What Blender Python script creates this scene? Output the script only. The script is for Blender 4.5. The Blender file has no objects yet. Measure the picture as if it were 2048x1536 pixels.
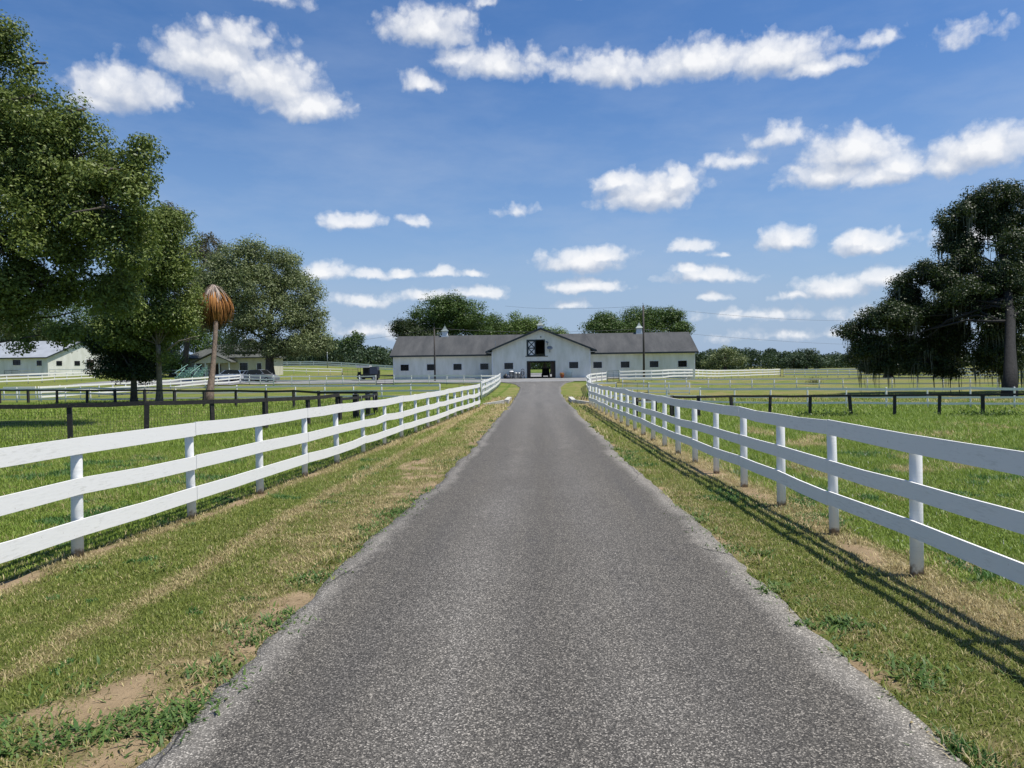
import bpy, math, random
import numpy as np
from mathutils import Matrix, Vector
R = math.radians
S = bpy.context.scene
COL = S.collection
rng = np.random.default_rng(7)
random.seed(7)

# ------------------------------------------------------------------ camera
EYE = np.array((-0.06, 0.0, 2.15)); F = 1500.0
CAMR = Matrix.Rotation(R(2.02), 3, 'Z') @ Matrix.Rotation(R(90 - 1.115), 3, 'X') @ Matrix.Rotation(R(-0.8), 3, 'Z')
cam = bpy.data.cameras.new('camera'); co = bpy.data.objects.new('camera', cam); COL.objects.link(co)
co.location = EYE; co.rotation_euler = CAMR.to_euler()
cam.sensor_width = 36; cam.lens = F / 2048 * 36; cam.clip_start = .05; cam.clip_end = 6000
S.camera = co

# ------------------------------------------------------------------ terrain
TX = [-400, -120, -60, -30, -12, -5, 0, 5, 12, 30, 60, 120, 400]
TY = [-40, 0, 12, 20, 35, 50, 62, 75, 85, 95, 105, 112, 125, 140, 170, 220, 320, 700, 1800]
TC = {  # profile on the drive, on the left side, on the right side
 'c': [0, 0, 0, -.07, -.12, -.13, -.12, -.05, .05, .28, .66, .76, .8, .9, 1.2, 1.6, 2, 2, 2],
 'l': [0, 0, -.02, -.06, -.1, -.05, .0, .15, .45, .85, 1.15, 1.3, 1.7, 2.4, 3.2, 4.2, 5, 6, 6],
 'r': [0, 0, -.06, -.16, -.3, -.34, -.34, -.3, -.2, 0, .15, .2, .15, .15, .3, .6, 1, 1.5, 1.5]}
LW = [1, 1, .95, .8, .35, .08, 0, 0, 0, 0, 0, 0, 0]
RW = [0, 0, 0, 0, 0, 0, 0, .25, .8, 1, 1, 1, 1]
TAB = np.zeros((len(TY), len(TX)))
for j in range(len(TY)):
    for i in range(len(TX)):
        c, l, r = TC['c'][j], TC['l'][j], TC['r'][j]
        if TY[j] >= 85 and 0 < TX[i] <= 30:      # the barn stands on level ground
            r = r if TX[i] > 29 else c
        if TY[j] >= 85 and -30 <= TX[i] < 0: l = c + .2 * (l - c)
        TAB[j, i] = c + LW[i] * (l - c) + RW[i] * (r - c)
TXA, TYA = np.array(TX, float), np.array(TY, float)
def _h(t): return t * t * (3 - 2 * t)
def gz(x, y):
    x = np.asarray(x, float); y = np.asarray(y, float)
    def ax(A, v):
        k = np.clip(np.searchsorted(A, v, side='right') - 1, 0, len(A) - 2)
        return k, np.clip((v - A[k]) / (A[k + 1] - A[k]), 0, 1)
    i, u = ax(TXA, x); j, v = ax(TYA, y)
    u = .5 * u + .5 * _h(u); v = .5 * v + .5 * _h(v)
    return (TAB[j, i] * (1 - u) + TAB[j, i + 1] * u) * (1 - v) + (TAB[j + 1, i] * (1 - u) + TAB[j + 1, i + 1] * u) * v
def g1(x, y): return float(gz(x, y))
def ray(px, py):
    d = CAMR @ Vector(((px - 1024) / F, (768 - py) / F, -1)); return np.array(d)
def at(px, py, d):           # the point a given distance off, in a given direction
    return EYE + ray(px, py) * d
def spot(px, py, far=700):   # where a line of sight meets the ground
    v = ray(px, py); t = 2.0
    while t < far:
        p = EYE + v * t
        if p[2] < g1(p[0], p[1]):
            lo, hi = t - .5, t
            for _ in range(20):
                m = (lo + hi) / 2; p = EYE + v * m
                if p[2] < g1(p[0], p[1]): hi = m
                else: lo = m
            return (float(p[0]), float(p[1]))
        t += .5
    return (float(p[0]), float(p[1]))

# ------------------------------------------------------------------ noise for numpy
def _hash(i, j, s):
    n = (i * 374761393 + j * 668265263 + s * 1442695041) & 0xffffffff
    n = ((n ^ (n >> 13)) * 1274126177) & 0xffffffff
    return ((n ^ (n >> 16)) & 0xffff) / 65535.0
def vn(x, y, s=0):
    x = np.asarray(x, float); y = np.asarray(y, float)
    i = np.floor(x).astype(np.int64); j = np.floor(y).astype(np.int64)
    u = _h(x - i); v = _h(y - j)
    return (_hash(i, j, s) * (1 - u) + _hash(i + 1, j, s) * u) * (1 - v) + (_hash(i, j + 1, s) * (1 - u) + _hash(i + 1, j + 1, s) * u) * v
def fb(x, y, s=0, o=4):
    a, t, w = 0, 0, 1
    for k in range(o):
        a = a + w * vn(x * 2 ** k + 17.3 * k, y * 2 ** k - 9.1 * k, s + k); t += w; w *= .55
    return a / t
def sstep(a, b, x):
    t = np.clip((x - a) / (b - a), 0, 1); return t * t * (3 - 2 * t)

# ------------------------------------------------------------------ materials
def mat(name):
    m = bpy.data.materials.new(name); m.use_nodes = True
    nt = m.node_tree; nt.nodes.clear()
    out = nt.nodes.new('ShaderNodeOutputMaterial'); b = nt.nodes.new('ShaderNodeBsdfPrincipled')
    nt.links.new(b.outputs[0], out.inputs[0])
    return m, nt, b, out
class N:
    def __init__(s, nt): s.nt = nt
    def n(s, t, **k):
        o = s.nt.nodes.new(t)
        for a, v in k.items():
            if a.startswith('i_'):
                key = a[2:]; o.inputs[int(key) if key.isdigit() else key.replace('_', ' ')].default_value = v
            else: setattr(o, a, v)
        return o
    def l(s, a, b): s.nt.links.new(a, b)
    def noise(s, vec, scale, detail=4, rough=.55, out=0):
        o = s.n('ShaderNodeTexNoise'); o.inputs['Scale'].default_value = scale; o.inputs['Detail'].default_value = detail
        o.inputs['Roughness'].default_value = rough
        if vec is not None: s.l(vec, o.inputs['Vector'])
        return o.outputs[out]
    def ramp(s, fac, pts):
        o = s.n('ShaderNodeValToRGB'); e = o.color_ramp.elements
        while len(e) < len(pts): e.new(.5)
        for q, (p, c) in zip(e, pts):
            q.position = p; q.color = (c, c, c, 1) if not hasattr(c, '__len__') else (*c[:3], 1)
        s.l(fac, o.inputs[0]); return o.outputs[0]
    def mix(s, fac, a, b, mode='MIX'):
        o = s.n('ShaderNodeMix', data_type='RGBA', blend_type=mode)
        for v, i in ((fac, 0), (a, 6), (b, 7)):
            if isinstance(v, (int, float)): o.inputs[i].default_value = v
            elif isinstance(v, tuple): o.inputs[i].default_value = (*v[:3], 1)
            else: s.l(v, o.inputs[i])
        return o.outputs[2]
    def math(s, op, a, b=0.0, c=0.0, clamp=False):
        o = s.n('ShaderNodeMath', operation=op, use_clamp=clamp)
        for i, v in enumerate((a, b, c)):
            if isinstance(v, (int, float)): o.inputs[i].default_value = v
            else: s.l(v, o.inputs[i])
        return o.outputs[0]
    def bump(s, h, bsdf, st=.3, dist=.02):
        o = s.n('ShaderNodeBump'); o.inputs['Strength'].default_value = st; o.inputs['Distance'].default_value = dist
        s.l(h, o.inputs['Height']); s.l(o.outputs[0], bsdf.inputs['Normal'])
def simple(name, c, rough=.6, metal=0.0, var=.25, scale=6, spec=.5, bump=0):
    m, nt, b, o = mat(name); n = N(nt)
    p = n.n('ShaderNodeNewGeometry').outputs['Position']
    f = n.noise(p, scale, 5)
    d = tuple(max(0, x * (1 - var)) for x in c); e = tuple(min(1, x * (1 + var)) for x in c)
    n.l(n.ramp(f, [(.3, d), (.7, e)]), b.inputs['Base Color'])
    b.inputs['Roughness'].default_value = rough; b.inputs['Metallic'].default_value = metal
    b.inputs['Specular IOR Level'].default_value = spec
    if bump: n.bump(f, b, bump, .02)
    return m
M = {}
def white_paint(name, base, dirt, amount, foot=True, grain=True):
    m, nt, b, o = mat(name); n = N(nt)
    tc = n.n('ShaderNodeTexCoord'); p = n.n('ShaderNodeNewGeometry').outputs['Position']
    mp = n.n('ShaderNodeMapping'); mp.inputs['Scale'].default_value = (3, 3, 22); n.l(p, mp.inputs[0])
    g = n.noise(mp.outputs[0], 2.2, 6, .65)
    big = n.noise(p, .9, 5, .6)
    f = n.math('MULTIPLY', n.ramp(g, [(.52, 0), (.75, 1)]), n.ramp(big, [(.4, 0), (.7, 1)]))
    c = n.mix(n.math('MULTIPLY', f, amount), base, dirt)
    chips = n.noise(p, 26, 3, .7)
    c = n.mix(n.math('MULTIPLY', n.ramp(chips, [(.68, 0), (.72, 1)]), .55 * amount), c, (.32, .27, .21))
    if foot:
        sx = n.n('ShaderNodeSeparateXYZ'); n.l(tc.outputs['Generated'], sx.inputs[0])
        w = n.math('ADD', sx.outputs[2], n.math('MULTIPLY', n.math('SUBTRACT', n.noise(p, 14, 4), .5), .16))
        c = n.mix(n.ramp(w, [(.125, .9), (.17, 0)]), c, (.17, .11, .065))
    n.l(c, b.inputs['Base Color']); b.inputs['Roughness'].default_value = .55
    n.bump(g, b, .25, .006)
    return m
M['post_white'] = white_paint('post_white', (.8, .8, .78), (.45, .43, .38), .6)
M['rail_white'] = white_paint('rail_white', (.82, .81, .775), (.42, .41, .36), .9, foot=False)
M['rail_old'] = white_paint('rail_old', (.8, .79, .73), (.42, .42, .36), .8, foot=False)
M['post_old'] = white_paint('post_old', (.74, .74, .7), (.4, .39, .34), .8)
M['trim_white'] = simple('trim_white', (.72, .73, .72), .5, var=.06)
def black_wood():
    m, nt, b, o = mat('black_wood'); n = N(nt)
    p = n.n('ShaderNodeNewGeometry').outputs['Position']
    mp = n.n('ShaderNodeMapping'); mp.inputs['Scale'].default_value = (4, 4, 14); n.l(p, mp.inputs[0])
    g = n.noise(mp.outputs[0], 2, 6, .7)
    n.l(n.ramp(g, [(.35, (.012, .011, .011)), (.6, (.03, .028, .026)), (.75, (.12, .105, .09))]), b.inputs['Base Color'])
    b.inputs['Roughness'].default_value = .8; n.bump(g, b, .5, .01); return m
M['black_wood'] = black_wood()
def grey_wood():
    m, nt, b, o = mat('grey_wood'); n = N(nt)
    p = n.n('ShaderNodeNewGeometry').outputs['Position']
    mp = n.n('ShaderNodeMapping'); mp.inputs['Scale'].default_value = (2, 6, 18); n.l(p, mp.inputs[0])
    g = n.noise(mp.outputs[0], 2, 6, .7)
    n.l(n.ramp(g, [(.3, (.035, .028, .022)), (.55, (.13, .105, .085)), (.75, (.27, .23, .2))]), b.inputs['Base Color'])
    b.inputs['Roughness'].default_value = .85; n.bump(g, b, .6, .02); return m
M['grey_wood'] = grey_wood()
M['wire'] = simple('wire', (.07, .075, .07), .6, .3)
M['pipe_dark'] = simple('pipe_dark', (.025, .03, .032), .45, .2)
M['pipe_green'] = simple('pipe_green', (.045, .085, .075), .45, .1)
M['mint'] = simple('mint', (.3, .5, .43), .5, var=.1)
M['concrete'] = simple('concrete', (.5, .48, .43), .85, var=.25, scale=9, bump=.3)
M['pole_wood'] = simple('pole_wood', (.055, .048, .042), .8, var=.4, scale=9)
M['cable'] = simple('cable', (.09, .09, .1), .6)
M['black'] = simple('black', (.008, .008, .009), .5)
M['dark_glass'] = simple('dark_glass', (.012, .013, .015), .12)
M['dark_trim'] = simple('dark_trim', (.016, .028, .034), .5)
M['int_wood'] = simple('int_wood', (.05, .035, .025), .8)
M['galv'] = simple('galv', (.33, .35, .36), .4, .6, var=.15)
M['terracotta'] = simple('terracotta', (.36, .1, .04), .7)
M['tyre'] = simple('tyre', (.018, .018, .018), .85)
M['silver'] = simple('silver', (.5, .52, .54), .3, .5, var=.04)
M['grey_car'] = simple('grey_car', (.26, .27, .285), .3, .5, var=.04)
M['white_car'] = simple('white_car', (.75, .75, .74), .3, 0, var=.03)
M['red_lamp'] = simple('red_lamp', (.4, .02, .015), .25)
M['lamp_clear'] = simple('lamp_clear', (.7, .7, .7), .15)
M['rust'] = simple('rust', (.1, .05, .035), .7); M['blue_tarp'] = simple('blue_tarp', (.05, .06, .085), .6)
M['canvas'] = simple('canvas', (.55, .54, .5), .8, var=.15)
M['straw'] = simple('straw', (.42, .33, .17), .9)

def siding(name, c, pitch=.16):
    m, nt, b, o = mat(name); n = N(nt)
    p = n.n('ShaderNodeNewGeometry').outputs['Position']
    sx = n.n('ShaderNodeSeparateXYZ'); n.l(p, sx.inputs[0])
    saw = n.math('FRACT', n.math('DIVIDE', sx.outputs[2], pitch))
    mp = n.n('ShaderNodeMapping'); mp.inputs['Scale'].default_value = (.7, .7, .22); n.l(p, mp.inputs[0])
    d = n.noise(mp.outputs[0], 1.6, 5, .6)
    c2 = n.mix(n.ramp(d, [(.36, 0), (.7, .74)]), c, (c[0] * .72, c[1] * .73, c[2] * .66))
    n.l(c2, b.inputs['Base Color']); b.inputs['Roughness'].default_value = .6
    n.bump(saw, b, .55, .014); return m
M['siding'] = siding('siding', (.79, .79, .72))
M['siding_cream'] = siding('siding_cream', (.6, .57, .46))
def shingle(name, a, bcol, scale=1.0):
    m, nt, b, o = mat(name); n = N(nt)
    p = n.n('ShaderNodeNewGeometry').outputs['Position']
    mp = n.n('ShaderNodeMapping'); mp.inputs['Scale'].default_value = (.55, .12, .12); n.l(p, mp.inputs[0])
    st = n.noise(mp.outputs[0], 1.4, 6, .65)
    fine = n.noise(p, 5, 3, .7)
    c = n.ramp(n.math('ADD', n.math('MULTIPLY', st, .75), n.math('MULTIPLY', fine, .25)), [(.35, a), (.65, bcol)])
    n.l(c, b.inputs['Base Color']); b.inputs['Roughness'].default_value = .9
    sx = n.n('ShaderNodeSeparateXYZ'); n.l(p, sx.inputs[0])
    n.bump(n.math('FRACT', n.math('DIVIDE', sx.outputs[2], .09)), b, .3, .012); return m
M['shingle'] = shingle('shingle', (.034, .037, .039), (.078, .079, .078))
M['shingle_house'] = shingle('shingle_house', (.05, .055, .05), (.11, .115, .1))
M['metal_roof'] = simple('metal_roof', (.37, .39, .41), .45, .1, var=.12, scale=.8)

def bark(name, a, c):
    m, nt, b, o = mat(name); n = N(nt)
    p = n.n('ShaderNodeNewGeometry').outputs['Position']
    mp = n.n('ShaderNodeMapping'); mp.inputs['Scale'].default_value = (5, 5, 1.4); n.l(p, mp.inputs[0])
    g = n.noise(mp.outputs[0], 1.6, 7, .7)
    n.l(n.ramp(g, [(.32, a), (.68, c)]), b.inputs['Base Color'])
    b.inputs['Roughness'].default_value = .9; n.bump(g, b, .8, .05); return m
M['bark'] = bark('bark', (.022, .018, .014), (.12, .1, .08))
M['bark_dark'] = bark('bark_dark', (.005, .005, .005), (.026, .025, .024)); M['bark_pale'] = bark('bark_pale', (.06, .05, .04), (.26, .22, .18))
M['bark_palm'] = bark('bark_palm', (.045, .034, .025), (.2, .15, .11))
def leafmat(name, a, c, gloss=.46, tr=.25):
    m, nt, b, o = mat(name); n = N(nt)
    ge = n.n('ShaderNodeNewGeometry')
    r = ge.outputs['Random Per Island']
    big = n.noise(ge.outputs['Position'], .5, 3)
    f = n.math('ADD', n.math('MULTIPLY', r, .7), n.math('MULTIPLY', big, .45))
    col = n.ramp(f, [(.15, a), (.65, tuple((x + y) / 2 for x, y in zip(a, c))), (1, c)])
    n.l(col, b.inputs['Base Color']); b.inputs['Roughness'].default_value = gloss
    b.inputs['Specular IOR Level'].default_value = .22
    t = n.n('ShaderNodeBsdfTranslucent'); n.l(n.mix(.5, col, (.1, .16, .02)), t.inputs[0])
    ms = n.n('ShaderNodeMixShader'); ms.inputs[0].default_value = tr
    n.l(b.outputs[0], ms.inputs[1]); n.l(t.outputs[0], ms.inputs[2]); n.l(ms.outputs[0], o.inputs[0])
    return m
M['leaf_oak'] = leafmat('leaf_oak', (.065, .1, .022), (.25, .3, .075))
M['leaf_grey'] = leafmat('leaf_grey', (.09, .12, .045), (.27, .305, .14))
M['leaf_dark'] = leafmat('leaf_dark', (.014, .026, .009), (.055, .08, .026), .45, .15)
M['leaf_deep'] = leafmat('leaf_deep', (.032, .068, .017), (.125, .19, .045), .45, .2)
M['leaf_light'] = leafmat('leaf_light', (.075, .125, .025), (.19, .27, .07), .45, .3)
M['leaf_far'] = leafmat('leaf_far', (.03, .055, .03), (.075, .11, .055), .6, .15)
M['leaf_brown'] = leafmat('leaf_brown', (.07, .065, .04), (.15, .13, .085), .6, .2)
M['moss'] = leafmat('moss', (.07, .08, .06), (.17, .185, .145), .9, .25)
M['frond'] = leafmat('frond', (.1, .032, .01), (.66, .31, .09), .7, .2)
M['frond_old'] = leafmat('frond_old', (.05, .028, .016), (.15, .08, .04), .8, .1)
M['frond_stem'] = leafmat('frond_stem', (.26, .2, .16), (.48, .4, .34), .7, .05)
M['flower'] = leafmat('flower', (.5, .08, .06), (.7, .4, .12), .6, .2)

# ------------------------------------------------------------------ mesh builder
class MB:
    def __init__(s): s.v = []; s.f = []
    def add(s, vs, fs):
        o = len(s.v); s.v += [tuple(map(float, q)) for q in vs]; s.f += [tuple(i + o for i in f) for f in fs]; return s
    def hexa(s, a):   # 8 corners: bottom 4, top 4
        return s.add(a, [(3, 2, 1, 0), (4, 5, 6, 7), (0, 1, 5, 4), (1, 2, 6, 5), (2, 3, 7, 6), (3, 0, 4, 7)])
    def box(s, x0, x1, y0, y1, z0, z1):
        return s.hexa([(x0, y0, z0), (x1, y0, z0), (x1, y1, z0), (x0, y1, z0), (x0, y0, z1), (x1, y0, z1), (x1, y1, z1), (x0, y1, z1)])
    def bar(s, a, b, w, h, up=(0, 0, 1)):
        a, b, up = Vector(a), Vector(b), Vector(up); d = (b - a).normalized()
        q = d.cross(up)
        if q.length < 1e-3: q = Vector((1, 0, 0))
        q.normalize(); u = q.cross(d).normalized(); q = q * w / 2; u = u * h / 2
        return s.hexa([a - q - u, b - q - u, b + q - u, a + q - u, a - q + u, b - q + u, b + q + u, a + q + u])
    def tube(s, pts, rad, n=8, cap=True):
        pts = [Vector(p) for p in pts]
        if not hasattr(rad, '__len__'): rad = [rad] * len(pts)
        rings = []; prev = None
        for i, p in enumerate(pts):
            d = (pts[min(i + 1, len(pts) - 1)] - pts[max(i - 1, 0)]).normalized()
            if prev is None:
                q = d.cross(Vector((0, 0, 1)) if abs(d.z) < .9 else Vector((1, 0, 0))).normalized()
            else:
                q = (prev - d * prev.dot(d)); q = q.normalized() if q.length > 1e-5 else d.orthogonal().normalized()
            prev = q; w = d.cross(q)
            rings.append([p + (q * math.cos(2 * math.pi * k / n) + w * math.sin(2 * math.pi * k / n)) * rad[i] for k in range(n)])
        fs = []
        for i in range(len(pts) - 1):
            for k in range(n):
                a = i * n + k; b = i * n + (k + 1) % n; fs.append((a, b, b + n, a + n))
        if cap: fs.append(tuple(reversed(range(n)))); fs.append(tuple(range((len(pts) - 1) * n, len(pts) * n)))
        return s.add([q for r in rings for q in r], fs)
    def prism(s, poly, axis, a, b):   # poly of (u,w) pushed along an axis ('x': u=y, w=z; 'y': u=x, w=z)
        n = len(poly)
        mk = (lambda u, w, t: (t, u, w)) if axis == 'x' else ((lambda u, w, t: (u, t, w)) if axis == 'y' else (lambda u, w, t: (u, w, t)))
        vs = [mk(u, w, a) for u, w in poly] + [mk(u, w, b) for u, w in poly]
        fs = [tuple(range(n)), tuple(reversed(range(n, 2 * n)))] + [(k, k + n, (k + 1) % n + n, (k + 1) % n) for k in range(n)]
        return s.add(vs, fs)
    def build(s, name, m, parent=None, loc=None, smooth=False, xf=None):
        v = s.v
        if xf is not None: v = [tuple(xf @ Vector(q)) for q in v]
        if parent is not None: o0 = Vector(parent['_o']); 
        else: o0 = Vector(loc) if loc is not None else Vector((0, 0, 0))
        me = bpy.data.meshes.new(name); me.from_pydata([tuple(Vector(q) - o0) for q in v], [], s.f); me.update()
        import bmesh
        bm = bmesh.new(); bm.from_mesh(me); bmesh.ops.recalc_face_normals(bm, faces=bm.faces); bm.to_mesh(me); bm.free()
        if smooth: me.polygons.foreach_set('use_smooth', [True] * len(me.polygons))
        me.materials.append(M[m] if isinstance(m, str) else m)
        return link(name, me, parent, o0)
def link(name, me, parent, o0):
    o = bpy.data.objects.new(name, me); COL.objects.link(o)
    if parent is not None: o.parent = parent; o.location = Vector(o0) - Vector(parent['_o'])
    else: o.location = o0
    o['_o'] = tuple(o0); return o
def fastmesh(name, V, Fq, m, parent=None, col=None, loc=(0, 0, 0), smooth=False):
    """V (n,3); Fq (k,3) or (k,4) index array"""
    me = bpy.data.meshes.new(name)
    o0 = np.array(parent['_o'] if parent is not None else loc, float)
    V = np.asarray(V, np.float64) - o0
    me.vertices.add(len(V)); me.vertices.foreach_set('co', V.astype(np.float32).ravel())
    k, w = Fq.shape
    me.loops.add(k * w); me.loops.foreach_set('vertex_index', Fq.astype(np.int32).ravel())
    me.polygons.add(k); me.polygons.foreach_set('loop_start', (np.arange(k) * w).astype(np.int32))
    if smooth: me.polygons.foreach_set('use_smooth', np.ones(k, bool))
    me.update(calc_edges=True)
    if col is not None:
        for an, arr in col.items():
            if arr.ndim == 1:
                a = me.attributes.new(an, 'FLOAT', 'POINT'); a.data.foreach_set('value', arr.astype(np.float32))
            else:
                a = me.attributes.new(an, 'FLOAT_COLOR', 'POINT')
                a.data.foreach_set('color', np.c_[arr, np.ones(len(arr))].astype(np.float32).ravel())
    me.materials.append(M[m] if isinstance(m, str) else m)
    return link(name, me, parent, o0)
def tag(o, label=None, cat=None, group=None, kind=None):
    for k, v in (('label', label), ('category', cat), ('group', group), ('kind', kind)):
        if v: o[k] = v
    return o
def thing(name, label, cat, loc, group=None):
    o = bpy.data.objects.new(name, None); COL.objects.link(o); o.empty_display_size = .2
    o.location = loc; o['_o'] = tuple(map(float, loc)); return tag(o, label, cat, group)

# ------------------------------------------------------------------ ground, drive, lane
def road_c(y): return np.interp(y, [-20, 0, 20, 60, 100, 112], [.05, .05, .03, 0, .25, .35])
def road_l(y): return road_c(y) - np.interp(y, [-20, 0, 8.5, 14, 50, 70, 86, 96, 104], [2.3, 2.3, 2.27, 2.02, 1.9, 1.95, 2.3, 3.6, 8]) + .3 * (fb(y * .45, y * 0 + 3, 11) - .5) + .13 * (fb(y * 2.6, y * 0, 12) - .5)
def road_r(y): return road_c(y) + np.interp(y, [-20, 0, 6, 20, 50, 70, 86, 96, 104], [2.15, 2.15, 2.12, 1.98, 1.9, 1.95, 2.3, 3.3, 6]) + .2 * (fb(y * .45, y * 0 + 8, 13) - .5) + .13 * (fb(y * 2.6, y * 0, 14) - .5)
LFX = ([-10, 0, 8.7, 11, 13.2, 15.5, 17.8, 30, 45, 60], [-5.95, -5.8, -5.58, -5.25, -5.08, -4.98, -4.91, -4.36, -3.66, -3.26])
RFX = ([-10, 0, 7.7, 9.4, 11.6, 15.4, 30, 46, 62, 90], [4.05, 3.95, 3.77, 3.7, 3.64, 3.56, 3.34, 3.1, 3.5, 5.6])
def lfx(y): return np.interp(y, *LFX)
def rfx(y): return np.interp(y, *RFX)
def dryness(x, y):
    x = np.asarray(x, float); y = np.asarray(y, float)
    n1 = fb(x * .9, y * .5, 21); n2 = fb(x * .25, y * .18, 31); n3 = fb(x * 3, y * 3, 41); n4 = fb(x * 9, y * 7, 45, 2)
    L = x < 0
    lf, rf, rl, rr = lfx(y), rfx(y), road_l(y), road_r(y)
    d = np.zeros_like(x) + .16
    verge = (x > lf - .15) & (x < rf + .3) & (y < 97)
    d = np.where(verge, .31, d)
    g = lambda c, w: np.exp(-((x - c) / w) ** 2)
    d += np.where(L & (y < 60), .52 * g(-3.85 + .006 * y + .25 * (n2 - .5), .17) + .5 * g(lf + .12, .2) + .42 * g(rl - .45, .5), 0)
    d += np.where((~L) & (y < 60), .45 * g(rf - .05, .3) + .3 * g(rf + .5, .6) * (n1 > .3) + .14 * g(rr + .25, .3), 0)
    d += np.where(verge & (y > 18), .18 * sstep(18, 55, y), 0)
    d += np.where((x > rf + .6), .5 * sstep(.56, .72, n1) * (y < 32) , 0)
    d += np.where((x > rf + .6) & (y > 48), .3, 0) - np.where((x > rf + .6) & (y < 40), .06, 0) + np.where((x < lf - .5) & (y > 62), .2, 0)
    d += .55 * (n1 - .5) + .35 * (n2 - .5) + .45 * (n3 - .5) + .4 * (n4 - .5) * (y < 25)
    return np.clip(d, 0, 1)
def bare(x, y):
    x = np.asarray(x, float); y = np.asarray(y, float)
    n = fb(x * 1.6, y * 1.3, 51); n3 = fb(x * 6, y * 6, 61)
    g = lambda c, w: np.exp(-((x - c) / w) ** 2)
    rl, rr = road_l(y), road_r(y)
    b = .62 * g(-3.0, .45) * sstep(6.2, 4.6, y) + .5 * g(rl - .12, .2) * (y < 40) + .34 * g(rr + .06, .12) * (y < 40)
    b += .55 * g(-2.7, .45) * np.exp(-((y - 16) / 3.0) ** 2) + .4 * g(-3.1, .3) * np.exp(-((y - 9.8) / 1.2) ** 2)
    b += .45 * g(rfx(y) - .1, .2) * (y < 22) + .42 * g(lfx(y) + .1, .14) * (y < 30)
    return np.clip(b * 1.0 + 1.9 * (n - .52) * (b > .06) + .4 * (n3 - .5) * (b > .06), 0, 1)

def axis(pts):
    out = []
    for (a, b, st) in pts: out += list(np.arange(a, b, st))
    return np.array(out + [pts[-1][1]])
gx = axis([(-1500, -400, 100), (-400, -120, 20), (-120, -40, 4), (-40, -12, .8), (-12, -6, .25), (-6, 5, .1), (5, 12, .25), (12, 40, .8), (40, 120, 4), (120, 400, 20), (400, 1500, 100)])
gy = axis([(-60, -4, 4), (-4, 2, .5), (2, 14, .12), (14, 30, .3), (30, 70, .8), (70, 140, 1.5), (140, 320, 8), (320, 3000, 90)])
GX, GY = np.meshgrid(gx, gy)
def micro(x, y):
    return (.05 * (fb(x * .8, y * .8, 71) - .5) + .035 * (fb(x * 5, y * 5, 72) - .5)) * sstep(60, 15, y) * np.clip(np.minimum(np.abs(x - road_l(y)), np.abs(x - road_r(y))) * 3, 0, 1) * ((x < road_l(y)) | (x > road_r(y)))
GZ = gz(GX, GY) + micro(GX, GY)
nx, ny = len(gx), len(gy)
ii = (np.arange(ny - 1)[:, None] * nx + np.arange(nx - 1)[None, :]).ravel()
quads = np.c_[ii, ii + 1, ii + 1 + nx, ii + nx]
def ground_mat():
    m, nt, b, o = mat('lawn'); n = N(nt)
    ge = n.n('ShaderNodeNewGeometry').outputs['Position']
    dr = n.n('ShaderNodeAttribute', attribute_name='dry').outputs['Fac']
    ba = n.n('ShaderNodeAttribute', attribute_name='bare').outputs['Fac']
    f1 = n.noise(ge, 3, 6, .65); f2 = n.noise(ge, 45, 4, .7); f3 = n.noise(ge, .35, 5, .6)
    d = n.math('ADD', dr, n.math('MULTIPLY', n.math('SUBTRACT', f1, .5), .5))
    d = n.math('ADD', d, n.math('MULTIPLY', n.math('SUBTRACT', f2, .5), .7))
    d = n.math('ADD', d, n.math('MULTIPLY', n.math('SUBTRACT', f3, .5), .5))
    c = n.ramp(d, [(.05, (.085, .13, .02)), (.35, (.135, .165, .036)), (.6, (.2, .18, .068)), (.95, (.29, .23, .115))])
    c = n.mix(n.n('ShaderNodeAttribute', attribute_name='thatch_shade').outputs['Fac'], c, (.05, .048, .018))  # dark turf soil colour, with shade between the grass blades painted in
    s = n.math('ADD', ba, n.math('MULTIPLY', n.math('SUBTRACT', f2, .5), .8))
    soil = n.ramp(f1, [(.3, (.19, .14, .08)), (.7, (.36, .265, .16))])
    c = n.mix(n.ramp(s, [(.35, 0), (.6, 1)]), c, soil)
    n.l(c, b.inputs['Base Color']); b.inputs['Roughness'].default_value = .95; b.inputs['Specular IOR Level'].default_value = .1
    n.bump(n.math('ADD', f2, n.math('MULTIPLY', f1, 2)), b, .7, .03); return m
M['lawn'] = ground_mat()
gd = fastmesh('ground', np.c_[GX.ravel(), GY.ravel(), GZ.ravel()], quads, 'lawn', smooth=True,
              col={'dry': dryness(GX.ravel(), GY.ravel()), 'bare': bare(GX.ravel(), GY.ravel()), 'thatch_shade': (.42 * sstep(40, 8, GY) * (.6 + .8 * fb(GX * 4, GY * 4, 99))).ravel().clip(0, .75)})  # painted gap shade and soil tone, strongest near the camera, fading with distance
tag(gd, kind='structure')

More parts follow.
